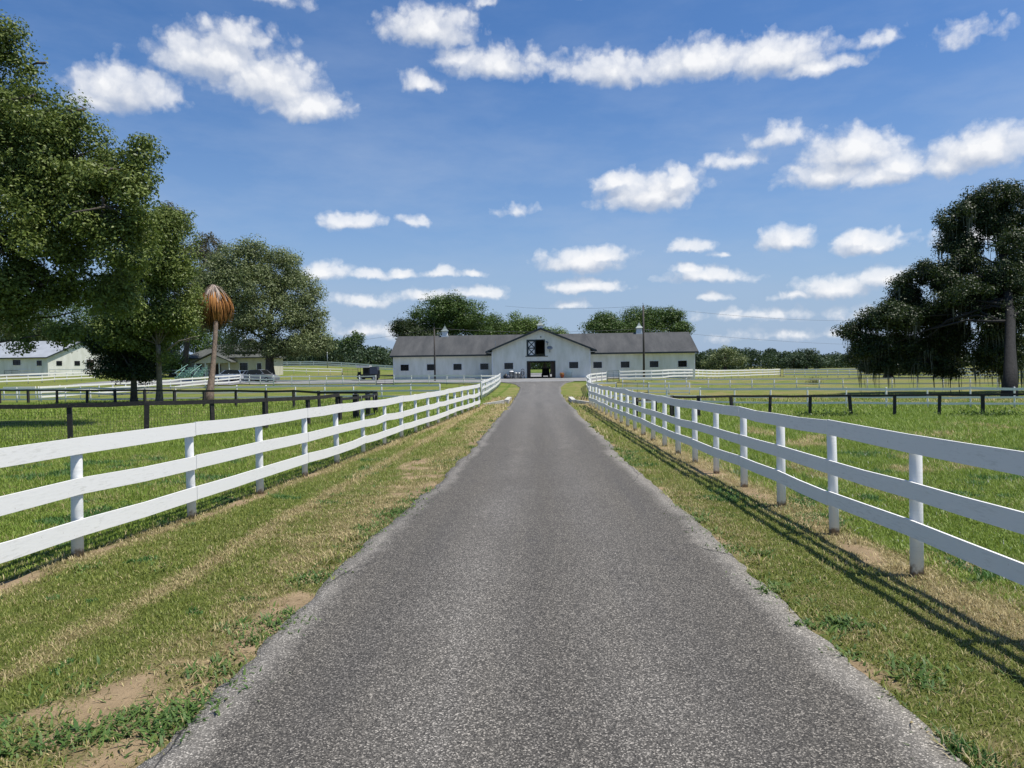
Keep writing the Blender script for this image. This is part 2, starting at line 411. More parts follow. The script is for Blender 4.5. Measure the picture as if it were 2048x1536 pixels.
def asphalt():
    m, nt, b, o = mat('asphalt'); n = N(nt)
    p = n.n('ShaderNodeNewGeometry').outputs['Position']
    ed = n.n('ShaderNodeAttribute', attribute_name='edge').outputs['Fac']
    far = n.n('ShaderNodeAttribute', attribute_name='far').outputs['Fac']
    vo = n.n('ShaderNodeTexVoronoi'); vo.inputs['Scale'].default_value = 120; n.l(p, vo.inputs['Vector'])
    sx = n.n('ShaderNodeSeparateColor'); n.l(vo.outputs['Color'], sx.inputs[0])
    big = n.noise(p, .6, 5, .6); mid = n.noise(p, 4, 5, .65)
    mp = n.n('ShaderNodeMapping'); mp.inputs['Scale'].default_value = (1.6, .1, 1); n.l(p, mp.inputs[0])
    lane = n.noise(mp.outputs[0], 1.2, 4, .55)
    e = n.math('ADD', ed, n.math('MULTIPLY', n.math('SUBTRACT', mid, .5), .55))
    e = n.math('ADD', e, n.math('MULTIPLY', n.math('SUBTRACT', big, .5), .9))
    w = n.ramp(e, [(.38, 0), (.75, 1)])
    base = n.mix(w, (.1, .091, .076), (.225, .208, .178))
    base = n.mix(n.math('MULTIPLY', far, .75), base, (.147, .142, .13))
    base = n.mix(n.ramp(lane, [(.35, .35), (.65, 0)]), base, (.055, .053, .052))
    tr = n.n('ShaderNodeAttribute', attribute_name='track').outputs['Fac']
    base = n.mix(n.math('MULTIPLY', tr, n.ramp(big, [(.3, .2), (.7, .6)])), base, (.19, .178, .158))
    st = n.noise(p, 1.7, 3, .5); base = n.mix(n.ramp(st, [(.66, 0), (.74, .55)]), base, (.06, .056, .052))
    chip = n.ramp(sx.outputs[0], [(0, .25), (.4, .6), (.7, 1.0), (.86, 1.6), (1, 3.6)])
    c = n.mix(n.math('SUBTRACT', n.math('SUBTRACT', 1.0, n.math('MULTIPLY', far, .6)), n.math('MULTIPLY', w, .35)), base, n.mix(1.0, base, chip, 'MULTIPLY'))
    # cracks near the worn edges
    vc = n.n('ShaderNodeTexVoronoi', feature='DISTANCE_TO_EDGE'); vc.inputs['Scale'].default_value = 1.0
    wv = n.n('ShaderNodeVectorMath', operation='MULTIPLY_ADD'); wv.inputs[1].default_value = (.3, .5, 0); 
    nz = n.n('ShaderNodeTexNoise'); nz.inputs['Scale'].default_value = 2.2; nz.inputs['Detail'].default_value = 6; n.l(p, nz.inputs['Vector'])
    n.l(nz.outputs['Color'], wv.inputs[0]); n.l(p, wv.inputs[2]); mc = n.n('ShaderNodeMapping'); mc.inputs['Scale'].default_value = (.9, .2, .3); n.l(wv.outputs[0], mc.inputs[0]); n.l(mc.outputs[0], vc.inputs['Vector'])
    ck = n.math('MULTIPLY', n.ramp(vc.outputs['Distance'], [(.002, 1), (.007, 0)]), n.ramp(ed, [(.2, 0), (.5, .8)]))
    c = n.mix(ck, c, (.03, .028, .026))
    n.l(c, b.inputs['Base Color']); b.inputs['Roughness'].default_value = .85; b.inputs['Specular IOR Level'].default_value = .35
    n.bump(n.math('SUBTRACT', vo.outputs['Distance'], n.math('MULTIPLY', ck, 2)), b, .6, .006); return m
M['asphalt'] = asphalt()
ry = axis([(-8, 2, .5), (2, 14, .07), (14, 40, .15), (40, 70, .4), (70, 106, .8)])
uu = np.r_[0, .002, .04, .1, .2, .35, .5, .65, .8, .9, .96, .998, 1]
RL, RR = road_l(ry), road_r(ry)
X = RL[:, None] * (1 - uu) + RR[:, None] * uu; Y = np.repeat(ry[:, None], len(uu), 1)
lift = np.interp(Y, [0, 20, 60, 105], [.014, .02, .035, .05])
Z = gz(X, Y) + np.where((uu[None] == 0) | (uu[None] == 1), -.03, lift + .015 * (1 - (2 * uu[None] - 1) ** 2))
k = len(uu); jj = (np.arange(len(ry) - 1)[:, None] * k + np.arange(k - 1)[None, :]).ravel()
em = np.minimum(X - RL[:, None], RR[:, None] - X)
edge = np.clip(1 - em / .52, 0, 1)
road = fastmesh('driveway', np.c_[X.ravel(), Y.ravel(), Z.ravel()], np.c_[jj, jj + 1, jj + 1 + k, jj + k], 'asphalt', smooth=True,
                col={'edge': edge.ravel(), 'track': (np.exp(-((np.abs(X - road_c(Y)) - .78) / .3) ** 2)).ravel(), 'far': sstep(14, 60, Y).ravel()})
tag(road, kind='structure')
# yard and lane across the front of the barn
M['yard'] = simple('yard', (.2, .2, .195), .9, var=.22, scale=.8)
def strip(name, ys, xl, xr, up, m):
    ys = np.array(ys, float); u = np.linspace(0, 1, 40)
    xl, xr = np.broadcast_to(xl, ys.shape), np.broadcast_to(xr, ys.shape)
    X = xl[:, None] * (1 - u) + xr[:, None] * u; Y = np.repeat(ys[:, None], 40, 1)
    Y = Y + (ys[-1] > 0) * .8 * (fb(X * .3, Y, 5) - .5)
    Z = gz(X, Y) + up
    jj = (np.arange(len(ys) - 1)[:, None] * 40 + np.arange(39)[None, :]).ravel()
    return tag(fastmesh(name, np.c_[X.ravel(), Y.ravel(), Z.ravel()], np.c_[jj, jj + 1, jj + 41, jj + 40], m, smooth=True), kind='structure')
yy = np.linspace(99, 112.2, 16)
strip('stable_yard', yy, np.full(16, -62.0), np.interp(yy, [99, 104, 106, 112], [7, 9, 13, 13]), .075, 'yard')
strip('back_yard', np.linspace(124.9, 175, 12), -9, 14, .06, 'yard')
strip('car_park', np.linspace(96.5, 112, 12), -62.2, -40, .11, 'yard')

# ------------------------------------------------------------------ grass blades
def grass():
    Vs, Fs, Cs = [], [], []; off = 0
    zones = [  # y0,y1,x0,x1,per m2, height, width
        (3.2, 7.5, -6.5, 6.5, 4000, .027, .006), (7.5, 13, -9, 10, 1800, .033, .0086), (13, 22, -14, 17, 620, .052, .014),
        (22, 38, -24, 30, 130, .075, .026), (38, 62, -40, 48, 34, .11, .05)]
    def emit(x, y, h, w, ln, az, c, bent):
        nonlocal off
        n = len(x); dx, dy = np.cos(az), np.sin(az); sx, sy = -dy, dx; z0 = gz(x, y) + micro(x, y) - .004
        P = lambda t, s: np.stack([x + dx * h * ln * t ** 1.6 + sx * w * s, y + dy * h * ln * t ** 1.6 + sy * w * s, z0 + h * (1.25 * t - .35 * np.minimum(ln, 1.6) * t * t) + .006 * t], 1)
        if bent: V = np.stack([P(0, -.5), P(0, .5), P(.55, -.45), P(.55, .45), P(1, 0)], 1); T = np.array([[0, 1, 3], [0, 3, 2], [2, 3, 4]])
        else: V = np.stack([P(0, -.5), P(0, .5), P(1, 0)], 1); T = np.array([[0, 1, 2]])
        kv = V.shape[1]
        Vs.append(V.reshape(-1, 3)); Fs.append((np.arange(n)[:, None, None] * kv + T[None] + off).reshape(-1, 3)); Cs.append(np.repeat(c, kv, 0)); off += n * kv
    for (y0, y1, x0, x1, dens, hh, ww) in zones:
        n = int((y1 - y0) * (x1 - x0) * dens)
        x = rng.uniform(x0, x1, n); y = rng.uniform(y0, y1, n)
        vis = np.abs(x + .035 * y) < .74 * y + 1.2
        rl, rr = road_l(y), road_r(y)
        onroad = (x > rl + .03 * rng.normal(size=n) + .01) & (x < rr - .03 * rng.normal(size=n) - .01)
        b = bare(x, y); keep = vis & ~onroad & (rng.random(n) > np.clip(b * 1.25, 0, .97))
        x, y, b = x[keep], y[keep], b[keep]; n = len(x)
        d = np.clip(dryness(x, y) + .38 * rng.normal(size=n) * .6, 0, 1)
        field = (x < lfx(y) - .1) | (x > rfx(y) + .3)
        clump = fb(x * 2.2, y * 2.2, 81); weed = (fb(x * 1.3, y * 1.3, 91) > .66) & (y < 20)
        nearedge = np.minimum(np.abs(x - road_l(y)), np.abs(x - road_r(y))) < .3
        tuft = nearedge & (fb(x * 2.0, y * 2.0, 95) > .58)
        h = hh * (.45 + 1.0 * clump) * rng.uniform(.6, 1.35, n) * np.where(field, 1.55, 1) * np.where(tuft, 1.9, 1)
        h *= np.where(np.minimum(np.abs(x - lfx(y)), np.abs(x - rfx(y))) < .12, 1.5, 1)
        w = ww * rng.uniform(.6, 1.4, n) * np.where(tuft | weed, 1.5, 1)
        az = rng.uniform(0, 2 * np.pi, n); ln = rng.uniform(.25, 1.5, n) * np.where(d > .5, 1.3, 1)
        g = np.array([.14, .185, .032]); g2 = np.array([.27, .3, .065]); t1 = np.array([.5, .41, .21]); wd = np.array([.07, .145, .036])
        r = rng.random((n, 1)); dd = sstep(.38, .72, d)[:, None]
        c = (g * (1 - r) + g2 * r); c = np.where(field[:, None], c * np.array([1.0, 1.18, .9]), c); c = c * (1 - dd) + t1 * (.6 + .6 * r) * dd
        c = np.where(weed[:, None] & (dd < .6), wd * (.8 + .8 * r), c)
        c = np.where((field & (rng.random(n) < .012) & (x > 0) & (y < 20))[:, None], np.array([.6, .6, .52]), c)
        emit(x, y, h, w, ln, az, c, hh < .045)
    # broad leaved weeds along the edges of the asphalt and in the bare soil
    cx, cy = [], []
    for k in range(110):
        y = rng.uniform(3.2, 13) if k < 90 else rng.uniform(13, 34)
        q = rng.random()
        if q < .42: x = float(road_l(np.array([y]))[0]) - abs(rng.normal(0, .16)) + .02
        elif q < .72: x = float(road_r(np.array([y]))[0]) + abs(rng.normal(0, .1)) - .02
        else: x = float(rng.uniform(-5.2, -2.3)) if rng.random() < .6 else float(rng.uniform(2.4, 3.7))
        cx.append(x); cy.append(y)
    for x, y in ((-2.62, 4.55), (-2.5, 4.4), (-2.75, 4.35), (-2.35, 4.75), (-2.9, 4.2), (-3.4, 4.25), (-3.15, 4.1), (-2.35, 5.1), (-2.45, 5.3), (-2.4, 5.9), (-2.3, 6.2), (-3.3, 5.0), (2.55, 5.2), (2.6, 5.35), (2.5, 5.0), (2.45, 6.3)): cx += [x] * 2; cy += [y + .08 * q for q in (0, 1)]
    for x0, y0 in zip(cx, cy):
        n = int(rng.integers(24, 60)); rr = rng.uniform(.05, .17); x = x0 + rng.normal(0, rr, n); y = y0 + rng.normal(0, rr, n)
        k = rng.uniform(.7, 1.3) * (1 + max(0, y0 - 10) * .03); r = rng.random((n, 1))
        emit(x, y, rng.uniform(.02, .06, n) * k, rng.uniform(.009, .02, n) * k, rng.uniform(.8, 2.2, n), rng.uniform(0, 6.283, n), np.array([.055, .125, .03]) * (1 - r) + np.array([.15, .225, .05]) * r, True)
    # straw and dead stems lying on the soil
    n = 2600; y = rng.uniform(3.2, 12, n); x = np.where(rng.random(n) < .6, road_l(y) - np.abs(rng.normal(0, .7, n)), road_r(y) + np.abs(rng.normal(0, .6, n)))
    r = rng.random((n, 1)); emit(x, y, rng.uniform(.008, .02, n), rng.uniform(.004, .009, n), rng.uniform(3, 7, n), rng.uniform(0, 6.283, n), np.array([.5, .4, .22]) * (.5 + .6 * r), True)
    m, nt, b, o = mat('blade'); nn = N(nt)
    at_ = nn.n('ShaderNodeAttribute', attribute_name='tint').outputs['Color']
    nn.l(at_, b.inputs['Base Color']); b.inputs['Roughness'].default_value = .5; b.inputs['Specular IOR Level'].default_value = .25
    t = nn.n('ShaderNodeBsdfTranslucent'); nn.l(at_, t.inputs[0]); ms = nn.n('ShaderNodeMixShader'); ms.inputs[0].default_value = .3
    nn.l(b.outputs[0], ms.inputs[1]); nn.l(t.outputs[0], ms.inputs[2]); nn.l(ms.outputs[0], o.inputs[0])
    M['blade'] = m
    tag(fastmesh('grass', np.concatenate(Vs), np.concatenate(Fs), 'blade', col={'tint': np.concatenate(Cs)}), kind='stuff')
grass()

# ------------------------------------------------------------------ fences
def resample(path, sp):
    P = [np.array(p, float) for p in path]; seg = [np.linalg.norm(b - a) for a, b in zip(P, P[1:])]
    L = sum(seg); n = max(1, round(L / sp)); out = []
    for k in range(n + 1):
        t = L * k / n; i = 0
        while i < len(seg) - 1 and t > seg[i]: t -= seg[i]; i += 1
        out.append(P[i] + (P[i + 1] - P[i]) * (t / seg[i] if seg[i] else 0))
    return out
def fence(name, label, path, sp=2.3, h=1.38, rails=((1.27, .2), (.84, .2), (.43, .2)), pr=.055, square=False, side=1,
          pm='post_white', rm='rail_white', group=None, sag=.012, tilt=.012, thick=.026, post_over=.0, span=2, cat='fence'):
    pts = path if sp is None else resample(path, sp)
    pts = [np.array(p, float) for p in pts]
    zs = [g1(*p) for p in pts]; r = random.Random(name + label)
    t = thing(name, label, cat, (pts[0][0], pts[0][1], zs[0]), group)
    n = len(pts); nor = []
    for i in range(n):
        d = pts[min(i + 1, n - 1)] - pts[max(i - 1, 0)]; d /= np.linalg.norm(d); nor.append(np.array((-d[1], d[0])))
    for i, p in enumerate(pts):
        lx, ly = r.gauss(0, tilt), r.gauss(0, tilt); rr = pr * r.uniform(.88, 1.12); hh = h + post_over + r.uniform(-.03, .02)
        mb = MB(); a = (p[0], p[1], zs[i] - .15); q = (p[0] + lx * hh, p[1] + ly * hh, zs[i] + hh)
        if square: mb.bar(a, q, rr * 2, rr * 2, (nor[i][0], nor[i][1], 0))
        else:
            mb.tube([a, ((a[0] + q[0]) / 2, (a[1] + q[1]) / 2, (a[2] + q[2]) / 2), (q[0], q[1], q[2] - .02), q], [rr * 1.05, rr, rr * .96, rr * .8], 12 if pr * 100 > 5 else 8)
        mb.build('post', pm, t, smooth=not square)
    for ci, (zc, w) in enumerate(rails):
        zz = [zs[i] + zc + r.gauss(0, sag) for i in range(n)]
        starts = [0] + list(range(1 + ci % 2, n - 1, span)) if ci % 2 else list(range(0, n - 1, span))
        starts = sorted(set(starts)) + [n - 1]
        for a, b in zip(starts, starts[1:]):
            st = []
            for i in range(a, b + 1):
                o = nor[i] * side * (pr + thick / 2 + .004 + .002 * ((a // max(1, span)) % 2))
                st.append((np.array((pts[i][0] + o[0], pts[i][1] + o[1], zz[i])), nor[i]))
                if i < b:
                    m = (pts[i] + pts[i + 1]) / 2; nn = nor[i] + nor[i + 1]; nn /= np.linalg.norm(nn)
                    o = nn * side * (pr + thick / 2 + .004); st.append((np.array((m[0] + o[0], m[1] + o[1], (zz[i] + zz[i + 1]) / 2 - abs(r.gauss(0, sag * .7)))), nn))
            d0 = st[1][0] - st[0][0]; d0 /= np.linalg.norm(d0); dz = np.array((0, 0, r.gauss(0, .006))); st = [(q_ + dz, n_) for q_, n_ in st]; st[0] = (st[0][0] + d0 * .006, st[0][1])
            d1 = st[-1][0] - st[-2][0]; d1 /= np.linalg.norm(d1); st[-1] = (st[-1][0] - d1 * .006, st[-1][1])
            ww = w * r.uniform(.96, 1.03); vs, fs = [], []
            for q, nn in st:
                e = np.array((nn[0], nn[1], 0)) * thick / 2; u = np.array((0, 0, ww / 2))
                vs += [q - e - u, q + e - u, q + e + u, q - e + u]
            for i in range(len(st) - 1):
                for k in range(4): fs.append((i * 4 + k, i * 4 + (k + 1) % 4, i * 4 + 4 + (k + 1) % 4, i * 4 + 4 + k))
            fs += [(0, 3, 2, 1), tuple(len(vs) - 4 + k for k in range(4))]
            MB().add(vs, fs).build('rail', rm, t)
    return t, pts
GRP = 'fences round the paddocks'
def P(*a): return [spot(*q) for q in a]
# near left and right, along the drive
ly = [1.9 + 2.27 * k for k in range(20)]
fence('board_fence', 'bright sunlit white three-board fence along the left edge of the drive', [(lfx(y), y) for y in ly if y < 45.5], None, side=-1, group=GRP, pr=.06, h=1.38, rails=((1.32, .2), (.82, .195), (.37, .195)), sag=.018)
ry2 = [1.95 + 1.93 * k for k in range(24)]
fence('board_fence', 'white board fence on round posts along the right edge of the drive', [(rfx(y), y) for y in ry2], None, side=1, group=GRP, pr=.062, h=1.38, rails=((1.35, .185), (.88, .175), (.475, .175)), sag=.014)
fence('board_fence', 'short white board fence between the left pipe gate and the stable yard', P((963, 800), (1000, 769.5)), 2.1, side=-1, group=GRP, h=1.45, rails=((1.35, .17), (.9, .17), (.45, .17)))
fence('board_fence', 'white board fence bending away from the drive to the stable, right side', P((1179, 800), (1181, 788), (1174, 777), (1181, 770), (1214, 765)), 2.2, side=1, group=GRP, h=1.35, rails=((1.26, .17), (.85, .17), (.42, .17)))
OLD = dict(pm='post_old', rm='rail_old', sag=.02)
# left field
fence('paddock_fence', 'weathered white three-rail fence across the left field behind the black fence', P((-60, 805), (250, 804), (487, 800.5), (666, 799), (845, 798.5), (880, 798.5)), 2.38, side=-1, group=GRP, h=1.22, rails=((1.1, .15), (.67, .13), (.26, .13)), pr=.06, **OLD)
fence('paddock_fence', 'weathered white rail fence along the stable lane left of the dark pipe gate', P((548, 771), (640, 770), (752, 770)), 2.45, side=-1, group=GRP, h=1.27, rails=((1.14, .15), (.7, .1), (.3, .1)), pr=.06, **OLD)
fence('paddock_fence', 'weathered white rail fence in front of the left stable wing', P((788, 769.5), (890, 769.5), (962, 770), (999, 769)), 2.5, side=-1, group=GRP, h=1.27, rails=((1.14, .15), (.7, .1), (.3, .1)), pr=.06, **OLD)
fence('paddock_fence', 'bright white board fence slanting back across the left paddocks to the parked cars', P((78, 803), (200, 794), (300, 785), (370, 778), (444, 771.5), (480, 768)), 2.5, side=-1, group=GRP, h=1.3, rails=((1.2, .17), (.8, .16), (.4, .16)))
fence('paddock_fence', 'white board fence in front of the parked cars', P((481, 768), (510, 770), (547, 771)), 2.2, side=-1, group=GRP, h=1.35, rails=((1.25, .15), (.8, .15), (.4, .15)), **OLD)
fence('paddock_fence', 'short white two-rail fence at the far left behind the black fence', P((8, 801), (44, 800.5), (72, 800)), 1.5, side=-1, group=GRP, h=1.22, rails=((1.12, .17), (.5, .15)))
fence('paddock_fence', 'bright white three-board fence below the white barn', P((-30, 771), (60, 767), (130, 763), (191, 760)), 2.5, side=-1, group=GRP, h=1.4, rails=((1.32, .2), (.88, .18), (.44, .18)))
fence('paddock_fence', 'white rail fence under the oaks left of the palm', P((195, 757), (287, 754), (350, 754), (425, 753)), 3, side=-1, group=GRP, h=1.25, rails=((1.14, .15), (.6, .13)), **OLD)
fence('paddock_fence', 'white post fence close in front of the white barn', P((38, 752.5), (69, 752), (130, 751), (180, 750.5)), 3, side=-1, group=GRP, h=1.2, rails=((1.1, .13), (.6, .12)), **OLD)
fence('paddock_fence', 'pale yellowish two-rail fence on the slope behind the lane, left of the utility cart', P((562, 748.5), (620, 749.5), (684, 750.5)), 2.6, side=-1, group=GRP, h=1.3, rails=((1.2, .14), (.7, .13)), pm='post_white', rm='rail_white')
fence('paddock_fence', 'long distant white fence below the left treeline', [tuple(at(548, 735, 205)[:2]), tuple(at(660, 735, 200)[:2]), tuple(at(800, 735, 196)[:2])], 4, side=-1, group=GRP, h=1.4, rails=((1.25, .3), (.8, .3), (.35, .25)))
# right field
fence('paddock_fence', 'weathered white three-rail fence crossing the right field just behind the black fence', P((1198, 812), (1310, 812), (1432, 812.5), (1634, 815), (1851, 816), (2120, 817)), 2.1, side=-1, group=GRP, h=1.14, rails=((1.06, .14), (.62, .1), (.26, .11)), pr=.05, **OLD)
fence('paddock_fence', 'thin white two-rail fence crossing the middle of the right field', P((1245, 778), (1406, 778.5), (1613, 778), (1850, 778), (2110, 778)), 2.15, side=-1, group=GRP, h=1.12, rails=((1.03, .15), (.54, .14)), pr=.06)
fence('paddock_fence', 'short bright white fence panel beside the drive, left of the pen gate', P((1184, 787), (1232, 787)), 1.7, side=-1, group=GRP, h=1.05, rails=((.95, .16), (.45, .14)))
fence('paddock_fence', 'short bright white fence panel right of the pen gate', P((1297, 788), (1379, 788)), 1.85, side=-1, group=GRP, h=1.05, rails=((.95, .16), (.52, .15), (.15, .1)))
fence('paddock_fence', 'bright white board fence in front of the right stable wing', P((1239, 763), (1320, 761), (1440, 757), (1560, 752.5)), 2.35, side=-1, group=GRP, h=1.4, rails=((1.3, .2), (.87, .19), (.42, .18)))
fence('paddock_fence', 'distant white three-rail fence behind the mossy oak at the right', P((1568, 754), (1650, 754.5), (1800, 755.5), (2100, 757)), 2.55, side=-1, group=GRP, h=1.4, rails=((1.27, .24), (.84, .22), (.42, .2)))
# black fences
def tops(L, h): return [tuple(at(px, 760, d)[:2]) for px, d in L]
bl = tops([(-130, 25), (-10, 25.4), (138, 26), (290, 26.6), (424, 27.8), (529, 29.8), (615, 32), (675, 34.2)], 0)
BK = dict(pm='black_wood', rm='black_wood', square=True, group=GRP, tilt=.02)
t, pts = fence('wire_fence', 'black post fence with one top board and wire mesh, behind the left white fence', bl, None, side=-1, h=1.22, rails=((1.19, .15),), pr=.075, span=1, sag=.03, **BK)
mb = MB()
for a, b in zip(pts, pts[1:]):
    L = np.linalg.norm(b - a); za, zb = g1(*a), g1(*b)
    for k in range(int(L / .1)):
        u = k * .1 / L; p = a + (b - a) * u; z = za + (zb - za) * u
        mb.bar((p[0], p[1] - .06, z), (p[0], p[1] - .06, z + 1.0), .005, .005)
    for k in range(11): mb.bar((a[0], a[1] - .06, za + .03 + k * .095), (b[0], b[1] - .06, zb + .03 + k * .095), .005, .005)
mb.build('wire_mesh', 'wire', t)
fence('rail_fence', 'small black rail pen beside the black gate, behind the left white fence', tops([(675, 34.3), (711, 36.5), (735, 38.5), (750, 41)], 0), None, side=-1, h=1.15, rails=((1.0, .12), (.55, .12)), pr=.12, span=1, **BK)
fence('rail_fence', 'black single-rail fence further back in the left field', P((750, 822), (712, 820), (639, 819), (588, 815), (533, 814), (472, 814), (408, 813), (349, 811), (290, 810), (231, 809), (174, 808.5), (114, 808), (57, 807), (0, 806.5), (-60, 806)), None, side=1, h=1.12, rails=((1.05, .13),), pr=.07, span=1, sag=.02, **BK)
fence('rail_fence', 'black single-rail fence on leaning posts across the right field', P((1346, 833), (1398, 833), (1465, 832), (1539, 832), (1620, 831), (1703, 830.5), (1789, 830.5), (1878, 830), (1966, 830), (2055, 830), (2150, 830)), None, side=-1, h=.98, rails=((.94, .1),), pr=.06, span=1, sag=.015, pm='black_wood', rm='black_wood', square=True, group=GRP, tilt=.05)
fence('rail_fence', 'crooked grey split-log rail at the left end of the black fence, right field', P((1272, 836), (1311, 835), (1343, 834)), None, side=-1, h=.92, rails=((.9, .09),), pr=.055, span=1, sag=.05, pm='black_wood', rm='grey_wood', square=True, group=GRP, tilt=.05, thick=.08)

# gates
def gate(label, a, b, h, m, bars=5, z0=.12, mid=2):
    za, zb = g1(*a), g1(*b); t = thing('pipe_gate', label, 'gate', (a[0], a[1], za), 'pipe gates')
    A, B = Vector((*a, za)), Vector((*b, zb)); u = Vector((0, 0, 1)); fr = MB()
    fr.tube([A + u * z0, A + u * h], .03, 8).tube([B + u * z0, B + u * h], .03, 8).tube([A + u * h, B + u * h], .03, 8).tube([A + u * z0, B + u * z0], .03, 8)
    fr.build('frame', m, t, smooth=True)
    for k in range(1, bars): 
        z = z0 + (h - z0) * k / bars; MB().tube([A + u * z, B + u * z], .016, 6).build('bar', m, t, smooth=True)
    for k in range(1, mid + 1):
        q = A + (B - A) * (k / (mid + 1)); MB().tube([q + u * z0, q + u * h], .016, 6).build('brace', m, t, smooth=True)
    for p in (A, B): MB().tube([p - u * .1, p + u * z0 * 1.02], .022, 6).build('foot', m, t)
    return t
gate('wide dark pipe gate beside the left drive fence end', spot(881, 796), spot(960, 801), 1.2, 'pipe_dark', 3, mid=1)
gate('dark pipe gate in the lane fence left of the stable wing', spot(753, 770), spot(787, 769.5), 1.28, 'pipe_dark', 4, mid=1)
gate('tall dark green pipe gate in front of the right stable wing', spot(1215.5, 765), spot(1238, 763.5), 1.45, 'pipe_green', 6, mid=1)
gate('low dark green pipe gate between the two white pen panels', spot(1233, 787.5), spot(1296, 788), 1.0, 'pipe_green', 3, mid=2)
gate('far dark pipe gate closing the gap at the end of the right stable wing fence', spot(1561, 752.5), spot(1567.5, 754), 1.35, 'pipe_dark', 4, mid=0)
gate('dark pipe gate close to the white barn', spot(9, 753), spot(38, 752.5), 1.1, 'pipe_dark', 3, mid=1)
gate('long dark pipe gate beside the parked utility cart', spot(685, 750.6), spot(716, 751), 1.2, 'pipe_dark', 4, mid=2)
gate('small black gate in the black rail pen', tuple(at(722, 760, 35.5)[:2]), tuple(at(748, 760, 38)[:2]), 1.1, 'pipe_dark', 3, mid=1)

# culvert headwalls
def headwall(label, x, y, s):
    z = g1(x, y); t = thing('culvert_headwall', label, 'headwall', (x, y, z), 'culvert headwalls beside the drive'); b = MB()
    b.prism([(x - .16, z - .3), (x + .16, z - .3), (x + .14, z + .26), (x - .14, z + .26)], 'y', y - 2.6, y + 2.6); b.build('wall', 'concrete', t)
    w = MB(); w.hexa([(x + s * .16, y - 2.9, z - .3), (x + s * 1.5, y - 3.5, z - .3), (x + s * 1.5, y - 2.7, z - .3), (x + s * .16, y - 2.3, z - .3),
                      (x + s * .16, y - 2.9, z + .24), (x + s * 1.5, y - 3.5, z + .05), (x + s * 1.5, y - 2.7, z + .05), (x + s * .16, y - 2.3, z + .24)]); w.build('apron', 'concrete', t)
headwall('low pale concrete headwall at the left edge of the drive', -2.2, 52.5, -1)
headwall('low pale concrete headwall at the right edge of the drive, by the fence', 2.25, 52, 1)

# ------------------------------------------------------------------ wall panels with openings
def wall_panel(mb, u0, u1, z0, z1, holes, put, th):
    """rectangles around the holes; put(u, z, depth) -> xyz"""
    us = sorted({u0, u1, *[h[0] for h in holes], *[h[1] for h in holes]}); zs = sorted({z0, z1, *[h[2] for h in holes], *[h[3] for h in holes]})
    us = [u for u in us if u0 <= u <= u1]; zs = [z for z in zs if z0 <= z <= z1]
    solid = lambda i, j: 0 <= i < len(us) - 1 and 0 <= j < len(zs) - 1 and not any(h[0] < (us[i] + us[i + 1]) / 2 < h[1] and h[2] < (zs[j] + zs[j + 1]) / 2 < h[3] for h in holes)
    for i in range(len(us) - 1):
        for j in range(len(zs) - 1):
            if not solid(i, j): continue
            a, b, c, d = us[i], us[i + 1], zs[j], zs[j + 1]
            for t in (0, th): mb.add([put(a, c, t), put(b, c, t), put(b, d, t), put(a, d, t)], [(0, 1, 2, 3)])
            for (ii_, jj_, e) in ((i - 1, j, [(a, c), (a, d)]), (i + 1, j, [(b, c), (b, d)]), (i, j - 1, [(a, c), (b, c)]), (i, j + 1, [(a, d), (b, d)])):
                if not solid(ii_, jj_): mb.add([put(*e[0], 0), put(*e[1], 0), put(*e[1], th), put(*e[0], th)], [(0, 1, 2, 3)])
def window(t, x0, x1, z0, z1, y, bars=2, frame='trim_white', pane='dark_glass', fw=.07):
    f = MB(); yy = y - .02
    f.box(x0 - fw, x1 + fw, yy - .02, yy + .06, z1, z1 + fw).box(x0 - fw, x1 + fw, yy - .04, yy + .06, z0 - fw, z0)
    f.box(x0 - fw, x0, yy - .02, yy + .06, z0, z1).box(x1, x1 + fw, yy - .02, yy + .06, z0, z1)
    o = f.build('window', frame, t)
    MB().box(x0 + .002, x1 - .002, y + .09, y + .11, z0 + .002, z1 - .002).build('pane', pane, o)
    g = MB()
    for k in range(1, bars + 1):
        q = x0 + (x1 - x0) * k / (bars + 1); g.box(q - .02, q + .02, y + .05, y + .08, z0, z1)
    g.box(x0, x1, y + .045, y + .085, (z0 + z1) / 2 - .018, (z0 + z1) / 2 + .018); g.build('grille', 'black', o)
    return o

